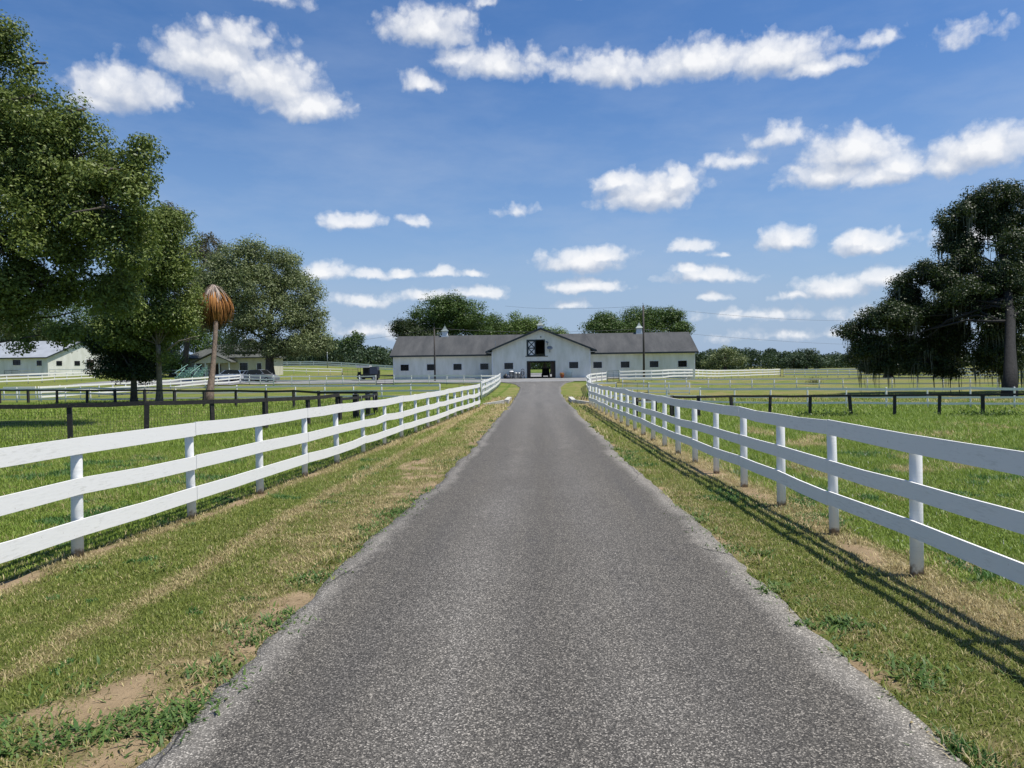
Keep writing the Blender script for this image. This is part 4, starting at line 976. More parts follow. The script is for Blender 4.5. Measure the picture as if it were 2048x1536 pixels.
# mossy live oak on the right
b = base_at(2018, 797); D = math.hypot(b[0], b[1] - 0)
tree('oak_tree', 'huge dark oak hung with grey moss at the right edge', b, tuple(at(1998, 450, D)),
     lobes_px([(1990, 395, 48, 26), (1945, 420, 32, 24), (1925, 450, 22, 18), (2035, 420, 45, 34), (1975, 450, 50, 24), (2035, 475, 45, 28), (1950, 485, 40, 18), (1905, 505, 36, 20), (2055, 530, 50, 34), (1870, 538, 26, 18),
               (1702, 664, 22, 13), (1740, 660, 40, 22), (1790, 640, 50, 30), (1840, 600, 46, 34), (1885, 562, 45, 30), (1920, 525, 38, 22), (1900, 620, 70, 42), (1850, 665, 80, 42), (1780, 690, 60, 34), (1920, 690, 70, 42), (1972, 640, 55, 46), (1965, 575, 45, 32), (2020, 600, 45, 38), (2050, 660, 60, 55), (1985, 725, 50, 28), (1850, 725, 60, 26), (1735, 698, 28, 26), (1760, 728, 30, 18), (1905, 735, 40, 22), (2120, 560, 55, 60), (2100, 440, 45, 45), (2110, 690, 55, 40), (2002, 560, 40, 40, -3.5), (1985, 650, 50, 40, -4), (2030, 610, 40, 42, -4.2), (2012, 490, 36, 26, -3), (1940, 600, 50, 36, -4), (1995, 715, 46, 26, -4), (1850, 565, 62, 40), (1885, 600, 70, 45, -1.5), (1825, 622, 62, 38, 1), (1895, 525, 52, 36), (1780, 640, 55, 34, -1), (1925, 480, 44, 34, 1), (1915, 440, 34, 30)], D, 11, 1.0),
     285000, .18, 'leaf_dark', .38, 'bark_dark', per=46, spray=.42, gap=.42, seed=12, twigs=120, group='trees on the right', mossn=420)
b = xyz(1776, 108)
tree('oak_tree', 'low dark oak behind the mossy oak, its trunk in front of the far fence', b, tuple(at(1780, 715, 108)),
     lobes_px([(1730, 715, 38, 24), (1780, 700, 50, 30), (1840, 710, 45, 30), (1745, 735, 25, 14), (1890, 720, 40, 30), (1810, 735, 40, 14)], 108, 13), 38000, .28, 'leaf_dark', .6, per=30, spray=.6, gap=.38, seed=14, group='trees on the right')
# trees behind the stable
def back(label, d, L, n, m, leaf, seed, px, gap=.36, g='trees behind the stable'):
    b = xyz(px, d); tree('broadleaf_tree', label, b, tuple(at(px, 700, d)), lobes_px(L, d, seed), n, leaf, m, .5, per=44, spray=.95, gap=gap + .05, seed=seed, twigs=30, group=g)
back('large dark rounded tree behind the left stable wing', 150, [(880, 620, 45, 30), (910, 640, 55, 35), (855, 645, 45, 32), (935, 630, 42, 30), (900, 610, 30, 20), (870, 675, 60, 30), (960, 655, 35, 28)], 46000, 'leaf_deep', .34, 21, 900)
back('small dark tree at the left end of the stable roof', 146, [(815, 662, 26, 22), (835, 680, 35, 22), (800, 655, 12, 14)], 13000, 'leaf_dark', .32, 22, 818)
back('dark tree between the rounded tree and the pale one', 155, [(985, 648, 20, 20), (1000, 665, 28, 18), (965, 665, 25, 20)], 10000, 'leaf_deep', .34, 23, 988)
back('light green open tree left of the gable peak', 150, [(1040, 645, 24, 20), (1060, 655, 25, 20), (1025, 662, 22, 18), (1075, 668, 18, 12)], 13000, 'leaf_light', .32, 24, 1045, .4)
back('small light green bush top just right of the gable peak', 152, [(1105, 664, 12, 8), (1122, 670, 8, 6)], 3200, 'leaf_light', .3, 25, 1106, .4)
back('dark tree between the gable and the right pole', 150, [(1205, 648, 26, 20), (1185, 660, 18, 14), (1225, 658, 24, 18), (1210, 635, 14, 10)], 15000, 'leaf_deep', .33, 26, 1208)
back('broad dark tree behind the right power pole', 152, [(1275, 635, 32, 20), (1310, 640, 36, 22), (1340, 645, 26, 20), (1290, 660, 45, 18), (1350, 632, 12, 10), (1265, 650, 22, 18)], 24000, 'leaf_deep', .33, 27, 1300)
back('small sparse tree at the right end of the stable roof', 150, [(1366, 658, 12, 12), (1355, 664, 14, 10)], 4200, 'leaf_deep', .33, 28, 1364, .42)
back('small shady tree standing behind the stable, seen through its door', 172, [(1070, 715, 26, 14), (1095, 718, 24, 14), (1082, 705, 22, 10)], 9000, 'leaf_deep', .35, 43, 1090)
# trees behind the white barn and the house
GL = 'trees behind the white barn'
back('pale grey-green tree behind the left end of the white barn roof', 170, [(20, 640, 60, 40), (-40, 620, 70, 60), (60, 670, 50, 30)], 22000, 'leaf_grey', .42, 31, 10, .34, GL)
back('dark tree behind the white barn gable', 175, [(140, 640, 70, 50), (200, 660, 60, 50), (110, 690, 60, 30)], 24000, 'leaf_deep', .42, 32, 150, .34, GL)
back('dark tree between the white barn and the house', 165, [(300, 690, 60, 40), (360, 660, 55, 50), (420, 690, 50, 30)], 22000, 'leaf_deep', .4, 33, 330, .34, GL)
back('yellow-green shrubby tree left of the mint green stand', 128, [(350, 722, 16, 16), (335, 735, 18, 10)], 4500, 'leaf_light', .28, 34, 345, .34, GL)
back('tall bushy tree rising out of the left far treeline', 235, [(700, 690, 18, 18), (712, 678, 14, 14), (690, 705, 24, 16)], 8000, 'leaf_deep', .5, 35, 702, .34, GL)
# distant woods
def woods():
    C = []
    def mass(x0, x1, d0, d1, topy, k, vary):
        for _ in range(k):
            px = rng.uniform(x0, x1); d = rng.uniform(d0, d1); g = xyz(px, d); u = (px - x0) / (x1 - x0)
            top = at(px, np.interp(u, np.linspace(0, 1, len(topy)), topy) + rng.uniform(0, vary), d)[2]; hgt = max(3, top - g[2]); r = rng.uniform(3.2, 6.2)
            n = 420; q = rng.normal(size=(n, 3)); q /= np.linalg.norm(q, axis=1)[:, None]; q *= (.55 + .45 * rng.random((n, 1))) * np.array((r, r, r * .75))
            p = q + np.array((g[0], g[1], g[2] + hgt - r * .75)); C.append(p)
            n = 220; q = rng.uniform(-1, 1, (n, 3)) * np.array((r, r, (hgt - r * .6) / 2)) + np.array((g[0], g[1], g[2] + (hgt - r * .6) / 2)); C.append(q)
    mass(555, 790, 225, 260, (690, 680, 668, 676, 690, 692), 46, 16)
    mass(1380, 2150, 290, 360, (697, 692, 694, 700, 692, 697, 700, 698, 694), 120, 14)
    mass(-100, 600, 230, 270, (640, 650, 660, 690, 690), 60, 22)
    mass(800, 1380, 300, 350, (712, 712), 40, 10)
    o = leaves(None, 'woods', np.concatenate(C), .85, 'leaf_far'); tag(o, kind='stuff')
    b = xyz(1452, 262)
woods()
back('greyish leafless looking tree standing before the right far woods', 255, [(1448, 712, 24, 18), (1470, 722, 22, 14), (1430, 724, 20, 12)], 7000, 'leaf_grey', .5, 41, 1450, .42, 'trees before the far woods')
back('round dark tree before the far woods, between the stable and the mossy oak', 262, [(1612, 715, 26, 16), (1630, 724, 24, 13), (1592, 724, 24, 13)], 8000, 'leaf_far', .55, 42, 1612, .34, 'trees before the far woods')
# weeds
def weeds(label, px, py, r, h, m, n, nm='weed_clump', cat='weed'):
    b = np.array(base_at(px, py)); t = thing(nm, label, cat, tuple(b), 'weeds in the right field')
    leaves(t, 'foliage', b + np.abs(rng.normal(size=(n, 3))) * np.array((0, 0, h)) + rng.normal(size=(n, 3)) * np.array((r, r * .5, 0)), .11, m)
weeds('low dark weed patch at the foot of the black fence in mid right field', 1655, 832, .9, .12, 'leaf_deep', 500)
weeds('low weed patch at the black fence in front of the mossy oak', 1975, 832, .9, .12, 'leaf_deep', 500)
weeds('reddish brown dry bush standing in the far right paddock', 1629, 769, .5, .4, 'leaf_brown', 700, 'dry_bush', 'bush')

# ------------------------------------------------------------------ other buildings
def left_barn():
    d = 138; k = d / F
    a = np.array(at(96, 742, d)); z = a[2]; x1 = a[0]; y = a[1]
    t = thing('barn', 'white barn with a pale metal roof and dappled gable behind the left oaks', 'barn', (x1, y, z)); L = 24; W = 13.5; e = 2.55; rg = 5.6
    g = min(g1(x1, y), g1(x1, y + W), g1(x1 - L, y)) - z - .5
    ang = R(0)
    mb = MB(); ws = [(x1 - 6.6, x1 - 5.1, z + 1.15, z + 2.15), (x1 - 2.1, x1 - 1.1, z + 1.0, z + 1.95), (x1 - 13, x1 - 11.8, z + 1.15, z + 2.1)]
    wall_panel(mb, x1 - L, x1, z + g, z + e, ws, lambda u, zz, q: (u, y + q, zz), .15)
    mb.build('front_wall', 'siding', t)
    # gable end faces right, turned a little to the viewer
    sk = 7.2
    gp = [(x1, y), (x1 + sk, y + 9.5)]
    ux, uy = sk, 9.5
    mb = MB(); A = lambda s, zz: (x1 + ux * s, y + uy * s, zz)
    mb.add([A(0, z + g), A(1, z + g), A(1, z + e), A(.5, z + rg), A(0, z + e)], [(0, 1, 2, 3, 4)])
    mb.add([(A(0, z + g)[0] - .15, A(0, 0)[1] + .05, z + g), (A(1, 0)[0] - .15, A(1, 0)[1] + .05, z + g), (A(1, 0)[0] - .15, A(1, 0)[1] + .05, z + e), (A(.5, 0)[0] - .15, A(.5, 0)[1] + .05, z + rg), (A(0, 0)[0] - .15, A(0, 0)[1] + .05, z + e)], [(0, 1, 2, 3, 4)])
    mb.build('gable_wall', 'siding', t)
    mb = MB(); mb.add([(x1 - L, y, z + g), (x1 - L + ux, y + uy, z + g), (x1 - L + ux, y + uy, z + e), (x1 - L + ux / 2, y + uy / 2, z + rg), (x1 - L, y, z + e)], [(0, 1, 2, 3, 4)])
    mb.add([(x1 - L + ux, y + uy, z + g), (x1 + ux, y + uy, z + g), (x1 + ux, y + uy, z + e), (x1 - L + ux, y + uy, z + e)], [(0, 1, 2, 3)]); mb.build('back_wall', 'siding', t)
    rf = MB()
    def slab(p, q, r_, s_, th=.12):
        P4 = [np.array(v) for v in (p, q, r_, s_)]; rf.hexa([*P4, *[v + np.array((0, 0, th)) for v in P4]])
    m0, m1 = x1 - L - .5, x1 + .45
    slab((m0 - .35, y - .46, z + e - .13), (m1 - .35, y - .46, z + e - .13), (m1 + ux / 2, y + uy / 2, z + rg + .02), (m0 + ux / 2, y + uy / 2, z + rg + .02))
    slab((m0 + ux / 2, y + uy / 2 + .003, z + rg + .02), (m1 + ux / 2, y + uy / 2 + .003, z + rg + .02), (m1 + ux + .35, y + uy + .46, z + e - .13), (m0 + ux + .35, y + uy + .46, z + e - .13))
    ro = rf.build('roof', 'metal_roof', t)
    f = MB(); f.bar((m0 - .35, y - .5, z + e - .1), (m1 - .35, y - .5, z + e - .1), .05, .2); f.build('fascia', 'dark_trim', ro)
    f = MB(); f.bar((m1 - .33, y - .5, z + e - .1), (m1 + .04 + ux / 2, y + uy / 2, z + rg + .06), .05, .22); f.bar((m1 + .04 + ux / 2, y + uy / 2, z + rg + .06), (m1 + ux + .35, y + uy + .5, z + e - .1), .05, .22); f.build('bargeboard', 'dark_trim', ro)
    for i, w in enumerate(ws): window(t, *w, y, bars=1)
    def panel(nm, s0, s1, z0, z1, m, o=.04):
        b = MB(); q = np.array((.8, -.6)) * o
        c = [A(s0, z0), A(s1, z0), A(s1, z1), A(s0, z1)]
        b.hexa([(c[i][0] + q[0] * f_, c[i][1] + q[1] * f_, c[i][2]) for (i, f_) in ((0, .1), (1, .1), (1, 1), (0, 1), (3, .1), (2, .1), (2, 1), (3, 1))]); return b.build(nm, m, t)
    fr = panel('door', .54, .68, z + g + .3, z + 2.15, 'trim_white', .06); panel('door_leaf', .56, .66, z + g + .35, z + 2.08, 'int_wood', .12)
    for s0 in (.12, .38): panel('gable_window', s0, s0 + .08, z + 1.0, z + 1.85, 'dark_glass', .05)
left_barn()
def house():
    d = 130; k = d / F
    c = np.array(at(455, 752, d)); x, y, z = c; z = min(z, g1(x, y)) 
    t = thing('house', 'low cream house with a grey hipped roof and porch behind the oaks', 'house', (x, y, z))
    zt = 2.6 + at(455, 747, d)[2] - z
    xl, xr = at(372, 740, d)[0], at(532, 740, d)[0]
    ws = [(x + 2.2, x + 3.6, z + 1.0, z + 2.3), (x + 5.2, x + 6.0, z + 1.1, z + 2.2), (x - 5.6, x - 4.4, z + 1.1, z + 2.2)]
    mb = MB(); wall_panel(mb, xl, xr, z - .8, z + zt, ws, lambda u, zz, q: (u, y + q, zz), .15)
    mb.box(xl, xl + .15, y + .15, y + 9, z - .8, z + zt).box(xr - .15, xr, y + .15, y + 9, z - .8, z + zt).box(xl + .15, xr - .15, y + 8.85, y + 9, z - .8, z + zt)
    mb.build('wall', 'siding_cream', t)
    def hip(mb, x0, x1, y0, y1, z0, z1, rr):
        my = (y0 + y1) / 2
        mb.add([(x0, y0, z0), (x1, y0, z0), (x1, y1, z0), (x0, y1, z0), (x0 + rr, my, z1), (x1 - rr, my, z1), (x0, y0, z0 - .18), (x1, y0, z0 - .18), (x1, y1, z0 - .18), (x0, y1, z0 - .18)],
               [(0, 1, 5, 4), (1, 2, 5), (2, 3, 4, 5), (3, 0, 4), (0, 6, 7, 1), (1, 7, 8, 2), (2, 8, 9, 3), (3, 9, 6, 0), (9, 8, 7, 6)])
    r = MB(); hip(r, xl - .6, xr + .6, y - .6, y + 9.6, z + zt + .18, z + zt + 2.6, 4.2); ro = r.build('roof', 'shingle_house', t)
    r = MB(); hip(r, x + .2, x + 5, y + .5, y + 8, z + zt + 1.2, z + zt + 3.6, 2.0); r.build('upper_roof', 'shingle_house', ro)
    MB().box(x + 1.4, x + 2.0, y + 3, y + 3.6, z + zt + 2, z + zt + 4.2).build('chimney', 'trim_white', ro)
    # gabled porch
    p0, p1 = x - 4.6, x + 1.4; yp = y - 2.4
    pr = MB(); mx = (p0 + p1) / 2; pr.prism([(p0 - .4, z + 2.35), (mx, z + 3.9), (p1 + .4, z + 2.35), (p1 + .4, z + 2.5), (mx, z + 4.05), (p0 - .4, z + 2.5)], 'y', yp - .4, y - .05)
    po = pr.build('porch_roof', 'shingle_house', t)
    MB().prism([(p0, z + 2.3), (p1, z + 2.3), (p1, z + 2.42), (mx, z + 3.78), (p0, z + 2.42)], 'y', yp, yp + .12).build('porch_gable', 'siding_cream', po)
    for s in (p0 + .1, mx - 1.2, mx + 1.2, p1 - .1): MB().box(s - .08, s + .08, yp, yp + .16, z - .5, z + 2.3).build('porch_post', 'trim_white', t)
    MB().box(p0, p1, yp - .2, y - .01, z - .8, z + .06).build('porch_floor', 'concrete', t)
    MB().box(mx - .5, mx + .5, y - .05, y - .002, z + .07, z + 2.1).build('front_door', 'int_wood', t)
    for w in ws: window(t, *w, y, bars=1)
house()
def stand(label, px0, px1, py):
    d = 118; a = np.array(at(px0, py, d)); b = np.array(at(px1, py, d)); z = g1(a[0], a[1]); a[2] = z
    t = thing('tiered_stand', label, 'stand', tuple(a), 'mint green stands'); w = b[0] - a[0]; h = 1.75; n = 5
    for k in range(n):
        yk = a[1] + k * .5; zk = z + .3 + k * (h - .3) / (n - 1); xs = a[0] + w * .5 * (k / (n - 1)) * 1.0
        MB().box(xs, b[0], yk, yk + .3, zk, zk + .06).build('bench', 'mint', t)
        MB().box(xs, b[0], yk + .32, yk + .36, zk - .22, zk - .06).build('riser', 'mint', t)
    for s in (0.1, w - .1):
        f = MB(); f.bar((a[0] + s * .6 + .1, a[1], z), (a[0] + s * .6 + w * .25, a[1] + 2.4, z + h), .06, .1)
        f.bar((a[0] + s, a[1] + 2.4, z - .2), (a[0] + s, a[1] + 2.4, z + h + .5), .06, .06); f.bar((a[0] + s, a[1] + .1, z - .2), (a[0] + s, a[1] + .1, z + .4), .06, .06); f.build('side_frame', 'mint', t)
    f = MB(); f.bar((a[0] + .1, a[1] + .02, z + 1.0), (a[0] + w * .5, a[1] + 2.3, z + h + .55), .05, .07); f.build('handrail', 'mint', t)
stand('mint green tiered stand beside the yellow-green shrub', 348, 377, 745)
stand('mint green tiered stand nearest the house porch', 379, 402, 745)

# ------------------------------------------------------------------ vehicles
def car(label, px, py, d, ang, m, Lc=4.6, hgt=1.65, wid=1.85, suv=True):
    p = at(px, py, d); x, y = p[0], p[1]; z = g1(x, y) + .11
    t = thing('parked_car', label, 'car', (x, y, z), 'cars parked by the house')
    xf = Matrix.Translation((x, y, z)) @ Matrix.Rotation(R(ang), 4, 'Z'); h = hgt; l = Lc / 2; w = wid / 2
    def loft(secs):   # sections across: list of (y, polygon)
        b = MB(); n = len(secs[0][1]); vs = [(u, yy, q) for yy, po in secs for u, q in po]; fs = [tuple(range(n)), tuple(reversed(range(len(vs) - n, len(vs))))]
        for i in range(len(secs) - 1): fs += [(i * n + k, i * n + (k + 1) % n, (i + 1) * n + (k + 1) % n, (i + 1) * n + k) for k in range(n)]
        return b.add(vs, fs)
    low = [(-l, .35), (-l * .97, .3), (l * .97, .3), (l, .4), (l * .99, .72), (l * .93, .84), (l * .45, h * .62), (-l * .9, h * .63), (-l * .985, h * .56)]
    sc = lambda po, s, dz=0: [(u * s, q + dz) for u, q in po]
    loft([(-w, sc(low, .97)), (-w * .93, low), (w * .93, low), (w, sc(low, .97))]).build('body', m, t, xf=xf)
    back_ = -.9 if suv else -.7
    cab = [(l * .46, h * .615), (l * .12, h * .96), (-l * .1, h), (l * (back_ + .2), h * .97), (l * back_, h * .625)]
    top = [(l * .42, h * .625), (l * .1, h * .95), (-l * .1, h * .985), (l * (back_ + .22), h * .955), (l * (back_ + .05), h * .63)]
    loft([(-w * .9, [(u, q) if q < h * .8 else (u * .97, q) for u, q in top]), (-w * .72, cab), (w * .72, cab), (w * .9, [(u, q) if q < h * .8 else (u * .97, q) for u, q in top])]).build('glasshouse', 'dark_glass', t, xf=xf)
    ro = MB(); ro.add([(l * .13, -w * .74, h * .965), (l * .13, w * .74, h * .965), (-l * .1, w * .76, h * 1.005), (-l * .1, -w * .76, h * 1.005), (l * (back_ + .2), w * .74, h * .975), (l * (back_ + .2), -w * .74, h * .975)], [(0, 1, 2, 3), (3, 2, 4, 5)]); ro.build('roof', m, t, xf=xf)
    pl = MB()
    for s in (-1, 1):
        for u0, u1 in ((l * .44, l * .12), (-l * .12, -l * .12), (l * (back_ + .04), l * (back_ + .2))):
            pl.bar((u0, s * w * .905, h * .625), (u1, s * w * .75, h * .965), .05, .07, (1, 0, 0))
    pl.build('pillars', m, t, xf=xf)
    for u in (-l * .62, l * .62):
        for s in (-1, 1):
            wh = MB(); wh.tube([(u, s * (w - .22), .34), (u, s * (w + .01), .34)], .34, 18); o = wh.build('wheel', 'tyre', t, xf=xf)
            r_ = MB(); r_.tube([(u, s * (w - .0), .34), (u, s * (w + .022), .34)], [.2, .17], 12); r_.build('rim', 'silver', o, xf=xf)
    for s in (-1, 1):
        MB().box(l * .955, l * 1.0, s * w * .68 - .17, s * w * .68 + .17, .62, .77).build('headlight', 'lamp_clear', t, xf=xf)
        MB().box(-l * 1.0, -l * .955, s * w * .8 - .1, s * w * .8 + .1, .7, .95).build('tail_light', 'red_lamp', t, xf=xf)
        MB().box(l * .34, l * .42, s * (w + .08) - .08, s * (w + .08) + .08, h * .63, h * .72).build('mirror', m, t, xf=xf)
car('white hatchback parked nearest the porch', 456, 752, 107, 192, 'white_car', 4.4, 1.62)
car('pale silver car half hidden behind the grey one', 489, 757, 108, 236, 'silver', 4.5, 1.5, suv=False)
car('dark grey family car parked beside the big oak trunk', 524, 760, 104.5, -18, 'grey_car', 4.7, 1.72)
def cart(name, label, x, y, z, ang, sc=1.0, canopy='canvas'):
    t = thing(name, label, 'utility cart', (x, y, z)); xf = Matrix.Translation((x, y, z)) @ Matrix.Rotation(R(ang), 4, 'Z') @ Matrix.Scale(sc, 4)
    MB().prism([(-1.4, .35), (1.3, .35), (1.5, .5), (1.45, .85), (.75, 1.0), (.7, .55), (-.3, .55), (-.35, .95), (-1.4, .95)], 'y', -.68, .68).build('body', 'black', t, xf=xf)
    MB().box(-.25, .3, -.6, .6, .55, .8).box(-.34, -.2, -.6, .6, .8, 1.3).build('seat', 'blue_tarp', t, xf=xf)
    f = MB()
    for u in (.75, -.35, -1.3):
        for s in (-.62, .62): f.bar((u, s, .8), (u - (.12 if u > 0 else 0), s, 1.88), .05, .05, (0, 1, 0))
    f.build('roll_cage', 'pipe_dark', t, xf=xf)
    MB().box(-1.42, .85, -.72, .72, 1.88, 1.96).build('canopy', canopy, t, xf=xf)
    MB().box(-1.38, -1.3, -.64, .64, .96, 1.75).build('rear_panel', 'blue_tarp', t, xf=xf)
    for u in (-.95, 1.0):
        for s in (-1, 1):
            o = MB().tube([(u, s * .5, .32), (u, s * .74, .32)], .32, 16).build('wheel', 'tyre', t, xf=xf); MB().tube([(u, s * .73, .32), (u, s * .76, .32)], .15, 10).build('rim', 'silver', o, xf=xf)
    MB().tube([(.55, .3, .95), (.4, .3, 1.12)], .16, 10).build('steering_wheel', 'black', t, xf=xf)
def truck_cart():
    p = at(737, 757, 109); x, y = p[0], p[1]; z = g1(x, y) + .02
    t = thing('utility_cart', 'dark boxy utility cart with a pale canopy parked left of the stable', 'utility cart', (x, y, z)); B = lambda *a: MB().box(x + a[0], x + a[1], y + a[2], y + a[3], z + a[4], z + a[5])
    B(-1.5, 1.5, -.75, .75, .35, .95).build('body', 'black', t)
    B(.35, 1.45, -.72, .72, .952, 2.02).build('enclosed_box', 'blue_tarp', t)
    B(1.46, 1.62, -.5, .5, .9, 1.5).build('spare_box', 'black', t)
    MB().prism([(x - 1.6, z + 1.98), (x - 1.45, z + 1.9), (x + .34, z + 1.92), (x + .34, z + 2.2), (x - 1.5, z + 2.24)], 'y', y - .78, y + .78).build('canopy', 'canvas', t)
    f = MB()
    for u in (-1.35, -.5):
        for s in (-.68, .68): f.bar((x + u, y + s, z + .95), (x + u, y + s, z + 1.92), .06, .06, (0, 1, 0))
    f.build('canopy_frame', 'pipe_dark', t)
    B(-.6, .3, -.62, .62, .952, 1.15).box(x + .1, x + .3, y - .62, y + .62, z + 1.15, z + 1.7).build('seat', 'black', t)
    B(-.95, .34, .6, .66, .952, 1.9).build('side_curtain', 'black', t)
    B(-1.45, -1.2, -.6, .6, .952, 1.3).build('dashboard', 'black', t)
    for u in (-1.0, .95):
        for s in (-1, 1):
            o = MB().tube([(x + u, y + s * .55, z + .36), (x + u, y + s * .8, z + .36)], .36, 16).build('wheel', 'tyre', t); MB().tube([(x + u, y + s * .79, z + .36), (x + u, y + s * .82, z + .36)], .16, 10).build('rim', 'silver', o)
truck_cart()
cart('utility_cart', 'black utility cart standing in the stable aisle', BX + .75, BY + 11, BZ + .06, 92, .85, 'black')

# ------------------------------------------------------------------ poles and cables
def pole(label, px, py0, py1, d, r, lean=0.0, light=False):
    a = np.array(at(px, py0, d)); z = g1(a[0], a[1]); top = np.array(at(px + lean, py1, d))
    t = thing('utility_pole', label, 'pole', (a[0], a[1], z), 'poles'); MB().tube([(a[0], a[1], z - .3), (a[0], a[1], top[2])], [r, r * .7], 10).build('shaft', 'galv' if light else 'pole_wood', t, smooth=True)
    c = MB(); c.tube([(a[0], a[1], top[2] - .02), (a[0] - .05, a[1], top[2] + .35)], .035, 6); c.box(a[0] - .1, a[0] + .1, a[1] - .1, a[1] + .1, top[2] - .12, top[2] - .03)
    c.build('cap', 'pipe_dark', t); return np.array((a[0], a[1], top[2]))
pa = pole('slim dark wooden pole in front of the left stable wing', 870, 757, 655, 104, .13)
pb = pole('tall dark wooden pole in front of the right stable wing', 1288, 757, 611, 104, .16)
pole('thin pale pole before the left far trees', 655, 735, 700, 190, .1, light=True)
def cable(label, a, b, sag):
    a, b = np.array(a, float), np.array(b, float); pts = [a + (b - a) * t + np.array((0, 0, -sag * 4 * t * (1 - t))) for t in np.linspace(0, 1, 25)]
    mb = MB(); mb.tube(pts, .016, 5); o = mb.build('power_cable', 'cable', None, tuple(a)); tag(o, label, 'cable', 'overhead cables')
cable('thin overhead cable running left from the left pole', pa + (0, 0, -.15), at(560, 690, 140), .6)
cable('thin overhead cable strung between the two poles', pa + (0, 0, -.1), pb + (0, 0, -3.2), .5)
cable('upper thin overhead cable running right from the tall pole', pb + (0, 0, -.05), at(1760, 640, 150), .8)
cable('lower thin overhead cable running right from the tall pole', pb + (0, 0, -3.3), at(1800, 690, 165), .6)
cable('thin overhead cable running back over the stable roof from the tall pole', pb + (0, 0, -.06), at(1010, 612, 160), .5)

# ------------------------------------------------------------------ sun and sky
SUN = Vector((.4, -.045, .915)).normalized()
el = math.asin(SUN.z); azs = math.atan2(SUN.x, SUN.y)
sl = bpy.data.lights.new('sun', 'SUN'); sl.energy = 5.0; sl.angle = R(.53); sl.color = (1, .95, .87)
so = bpy.data.objects.new('sun', sl); COL.objects.link(so); so.rotation_euler = SUN.to_track_quat('Z', 'Y').to_euler()
# cumulus: azimuth and elevation in degrees, half width, half height, strength
CL = [
 (-23.4, 21.4, 4.2, 2.0, 1), (-19.7, 20.4, 3.9, 2.3, 1), (-16.9, 18.9, 3.1, 1.5, 1), (-21.5, 22.8, 3.2, 1.2, .7),
 (-28.9, 18.8, 3.6, 1.7, .95), (-30.5, 18.0, 2.2, 1.2, .8), (-8.0, 24.3, 3.7, 1.6, 1), (-2.6, 22.1, 4.3, 1.35, .85), (-5.9, 22.4, 2, .9, .75), (-8.5, 20.7, 1.7, .8, .7),
 (5.8, 21.4, 4, 1.5, .9), (12, 21.5, 4.6, 1.6, 1), (17.4, 21.2, 4.1, 1.6, 1), (20.5, 20.1, 2.6, .8, .8), (23.9, 21.1, 1.6, .7, .5), (29.8, 20.3, 2.2, .9, .45), (27, 24.5, 2.4, .7, .6), (29.5, 23.8, 1.5, .7, .55),
 (-18.9, 25.4, 2, .8, .55), (-3.8, 26, 1.2, .6, .4), (3.5, 26.4, 2.4, .7, .5),
 (22.4, 14.5, 3.2, 1.8, 1), (20.9, 13.2, 3, 1.4, .95), (25.4, 13.1, 2.2, 1.1, .95), (24, 12.6, 2.8, 1, .9), (30.1, 13.6, 3.6, 1.7, 1), (28.2, 12.9, 1.9, 1.2, .95), (17.6, 16, 2.1, 1, .65), (15, 14.7, 2.2, .75, .55),
 (8.5, 13.1, 3.9, 1.8, 1), (6.3, 13.8, 2, 1, .95), (10.4, 13.7, 2.2, 1.1, 1), (-13.8, 11.1, 2.2, .85, .85), (-9.3, 11.2, 1.2, .6, .6), (-1.5, 12, 1.7, .5, .5),
 (3.4, 8.2, 3.6, 1.2, .95), (5.1, 8.6, 2, .95, .95), (3.6, 6.3, 3.1, .7, .85), (2.4, 4.9, 1.2, .5, .6),
 (-16.2, 7.5, 2.5, 1, .9), (-12.7, 7.3, 2, .5, .7), (-10.3, 7.4, 1.4, .55, .75), (-7.5, 7.5, 1.1, .55, .7), (-4.9, 7.4, 1, .42, .65), (-12.9, 5.4, 3, .6, .6), (-8.3, 5.6, 2, .7, .7), (-4.5, 5.8, 2.4, .7, .75),
 (18.2, 9, 2, 1.05, 1), (11.4, 8.8, 1.5, .7, .8), (13.7, 8.2, .8, .3, .5), (24, 8.3, 2.4, .95, .95), (23, 8.7, 1.5, .85, .95), (12.5, 6.7, 3.1, .75, .85), (11.4, 7.1, 1.5, .5, .85),
 (21.2, 5.5, 2.6, .95, .85), (24.2, 6, 2, .95, .85), (18.8, 5, 1.9, .5, .7), (13.2, 5, 1.2, .42, .55), (29.3, 8.2, 2.2, 1, .9), (16.6, 3.7, 5.2, .6, .45), (25, 3.6, 6, .6, .4), (-12.6, 3.2, 3.4, .8, .5), (22, 2.2, 8, .5, .35), (-34, 14, 3, 1.2, .6)]
w = bpy.data.worlds.new('World'); S.world = w; w.use_nodes = True
nt = w.node_tree; nt.nodes.clear(); n = N(nt)
wo = n.n('ShaderNodeOutputWorld'); bg = n.n('ShaderNodeBackground'); n.l(bg.outputs[0], wo.inputs[0])
sk = n.n('ShaderNodeTexSky', sky_type='NISHITA', sun_disc=False, sun_elevation=el, sun_rotation=azs, altitude=30, air_density=1.0, dust_density=.6, ozone_density=2.2)
tc = n.n('ShaderNodeTexCoord').outputs['Generated']
s3 = n.n('ShaderNodeSeparateXYZ'); n.l(tc, s3.inputs[0])
az = n.math('MULTIPLY', n.math('ARCTAN2', s3.outputs[0], s3.outputs[1]), 57.2958); ele = n.math('MULTIPLY', n.math('ARCSINE', s3.outputs[2]), 57.2958)
cb = n.n('ShaderNodeCombineXYZ'); n.l(az, cb.inputs[0]); n.l(ele, cb.inputs[1])
gr = bpy.data.node_groups.new('cloud_field', 'ShaderNodeTree')
gr.interface.new_socket('P', in_out='INPUT', socket_type='NodeSocketVector'); gr.interface.new_socket('F', in_out='OUTPUT', socket_type='NodeSocketFloat'); gr.interface.new_socket('A', in_out='OUTPUT', socket_type='NodeSocketFloat')
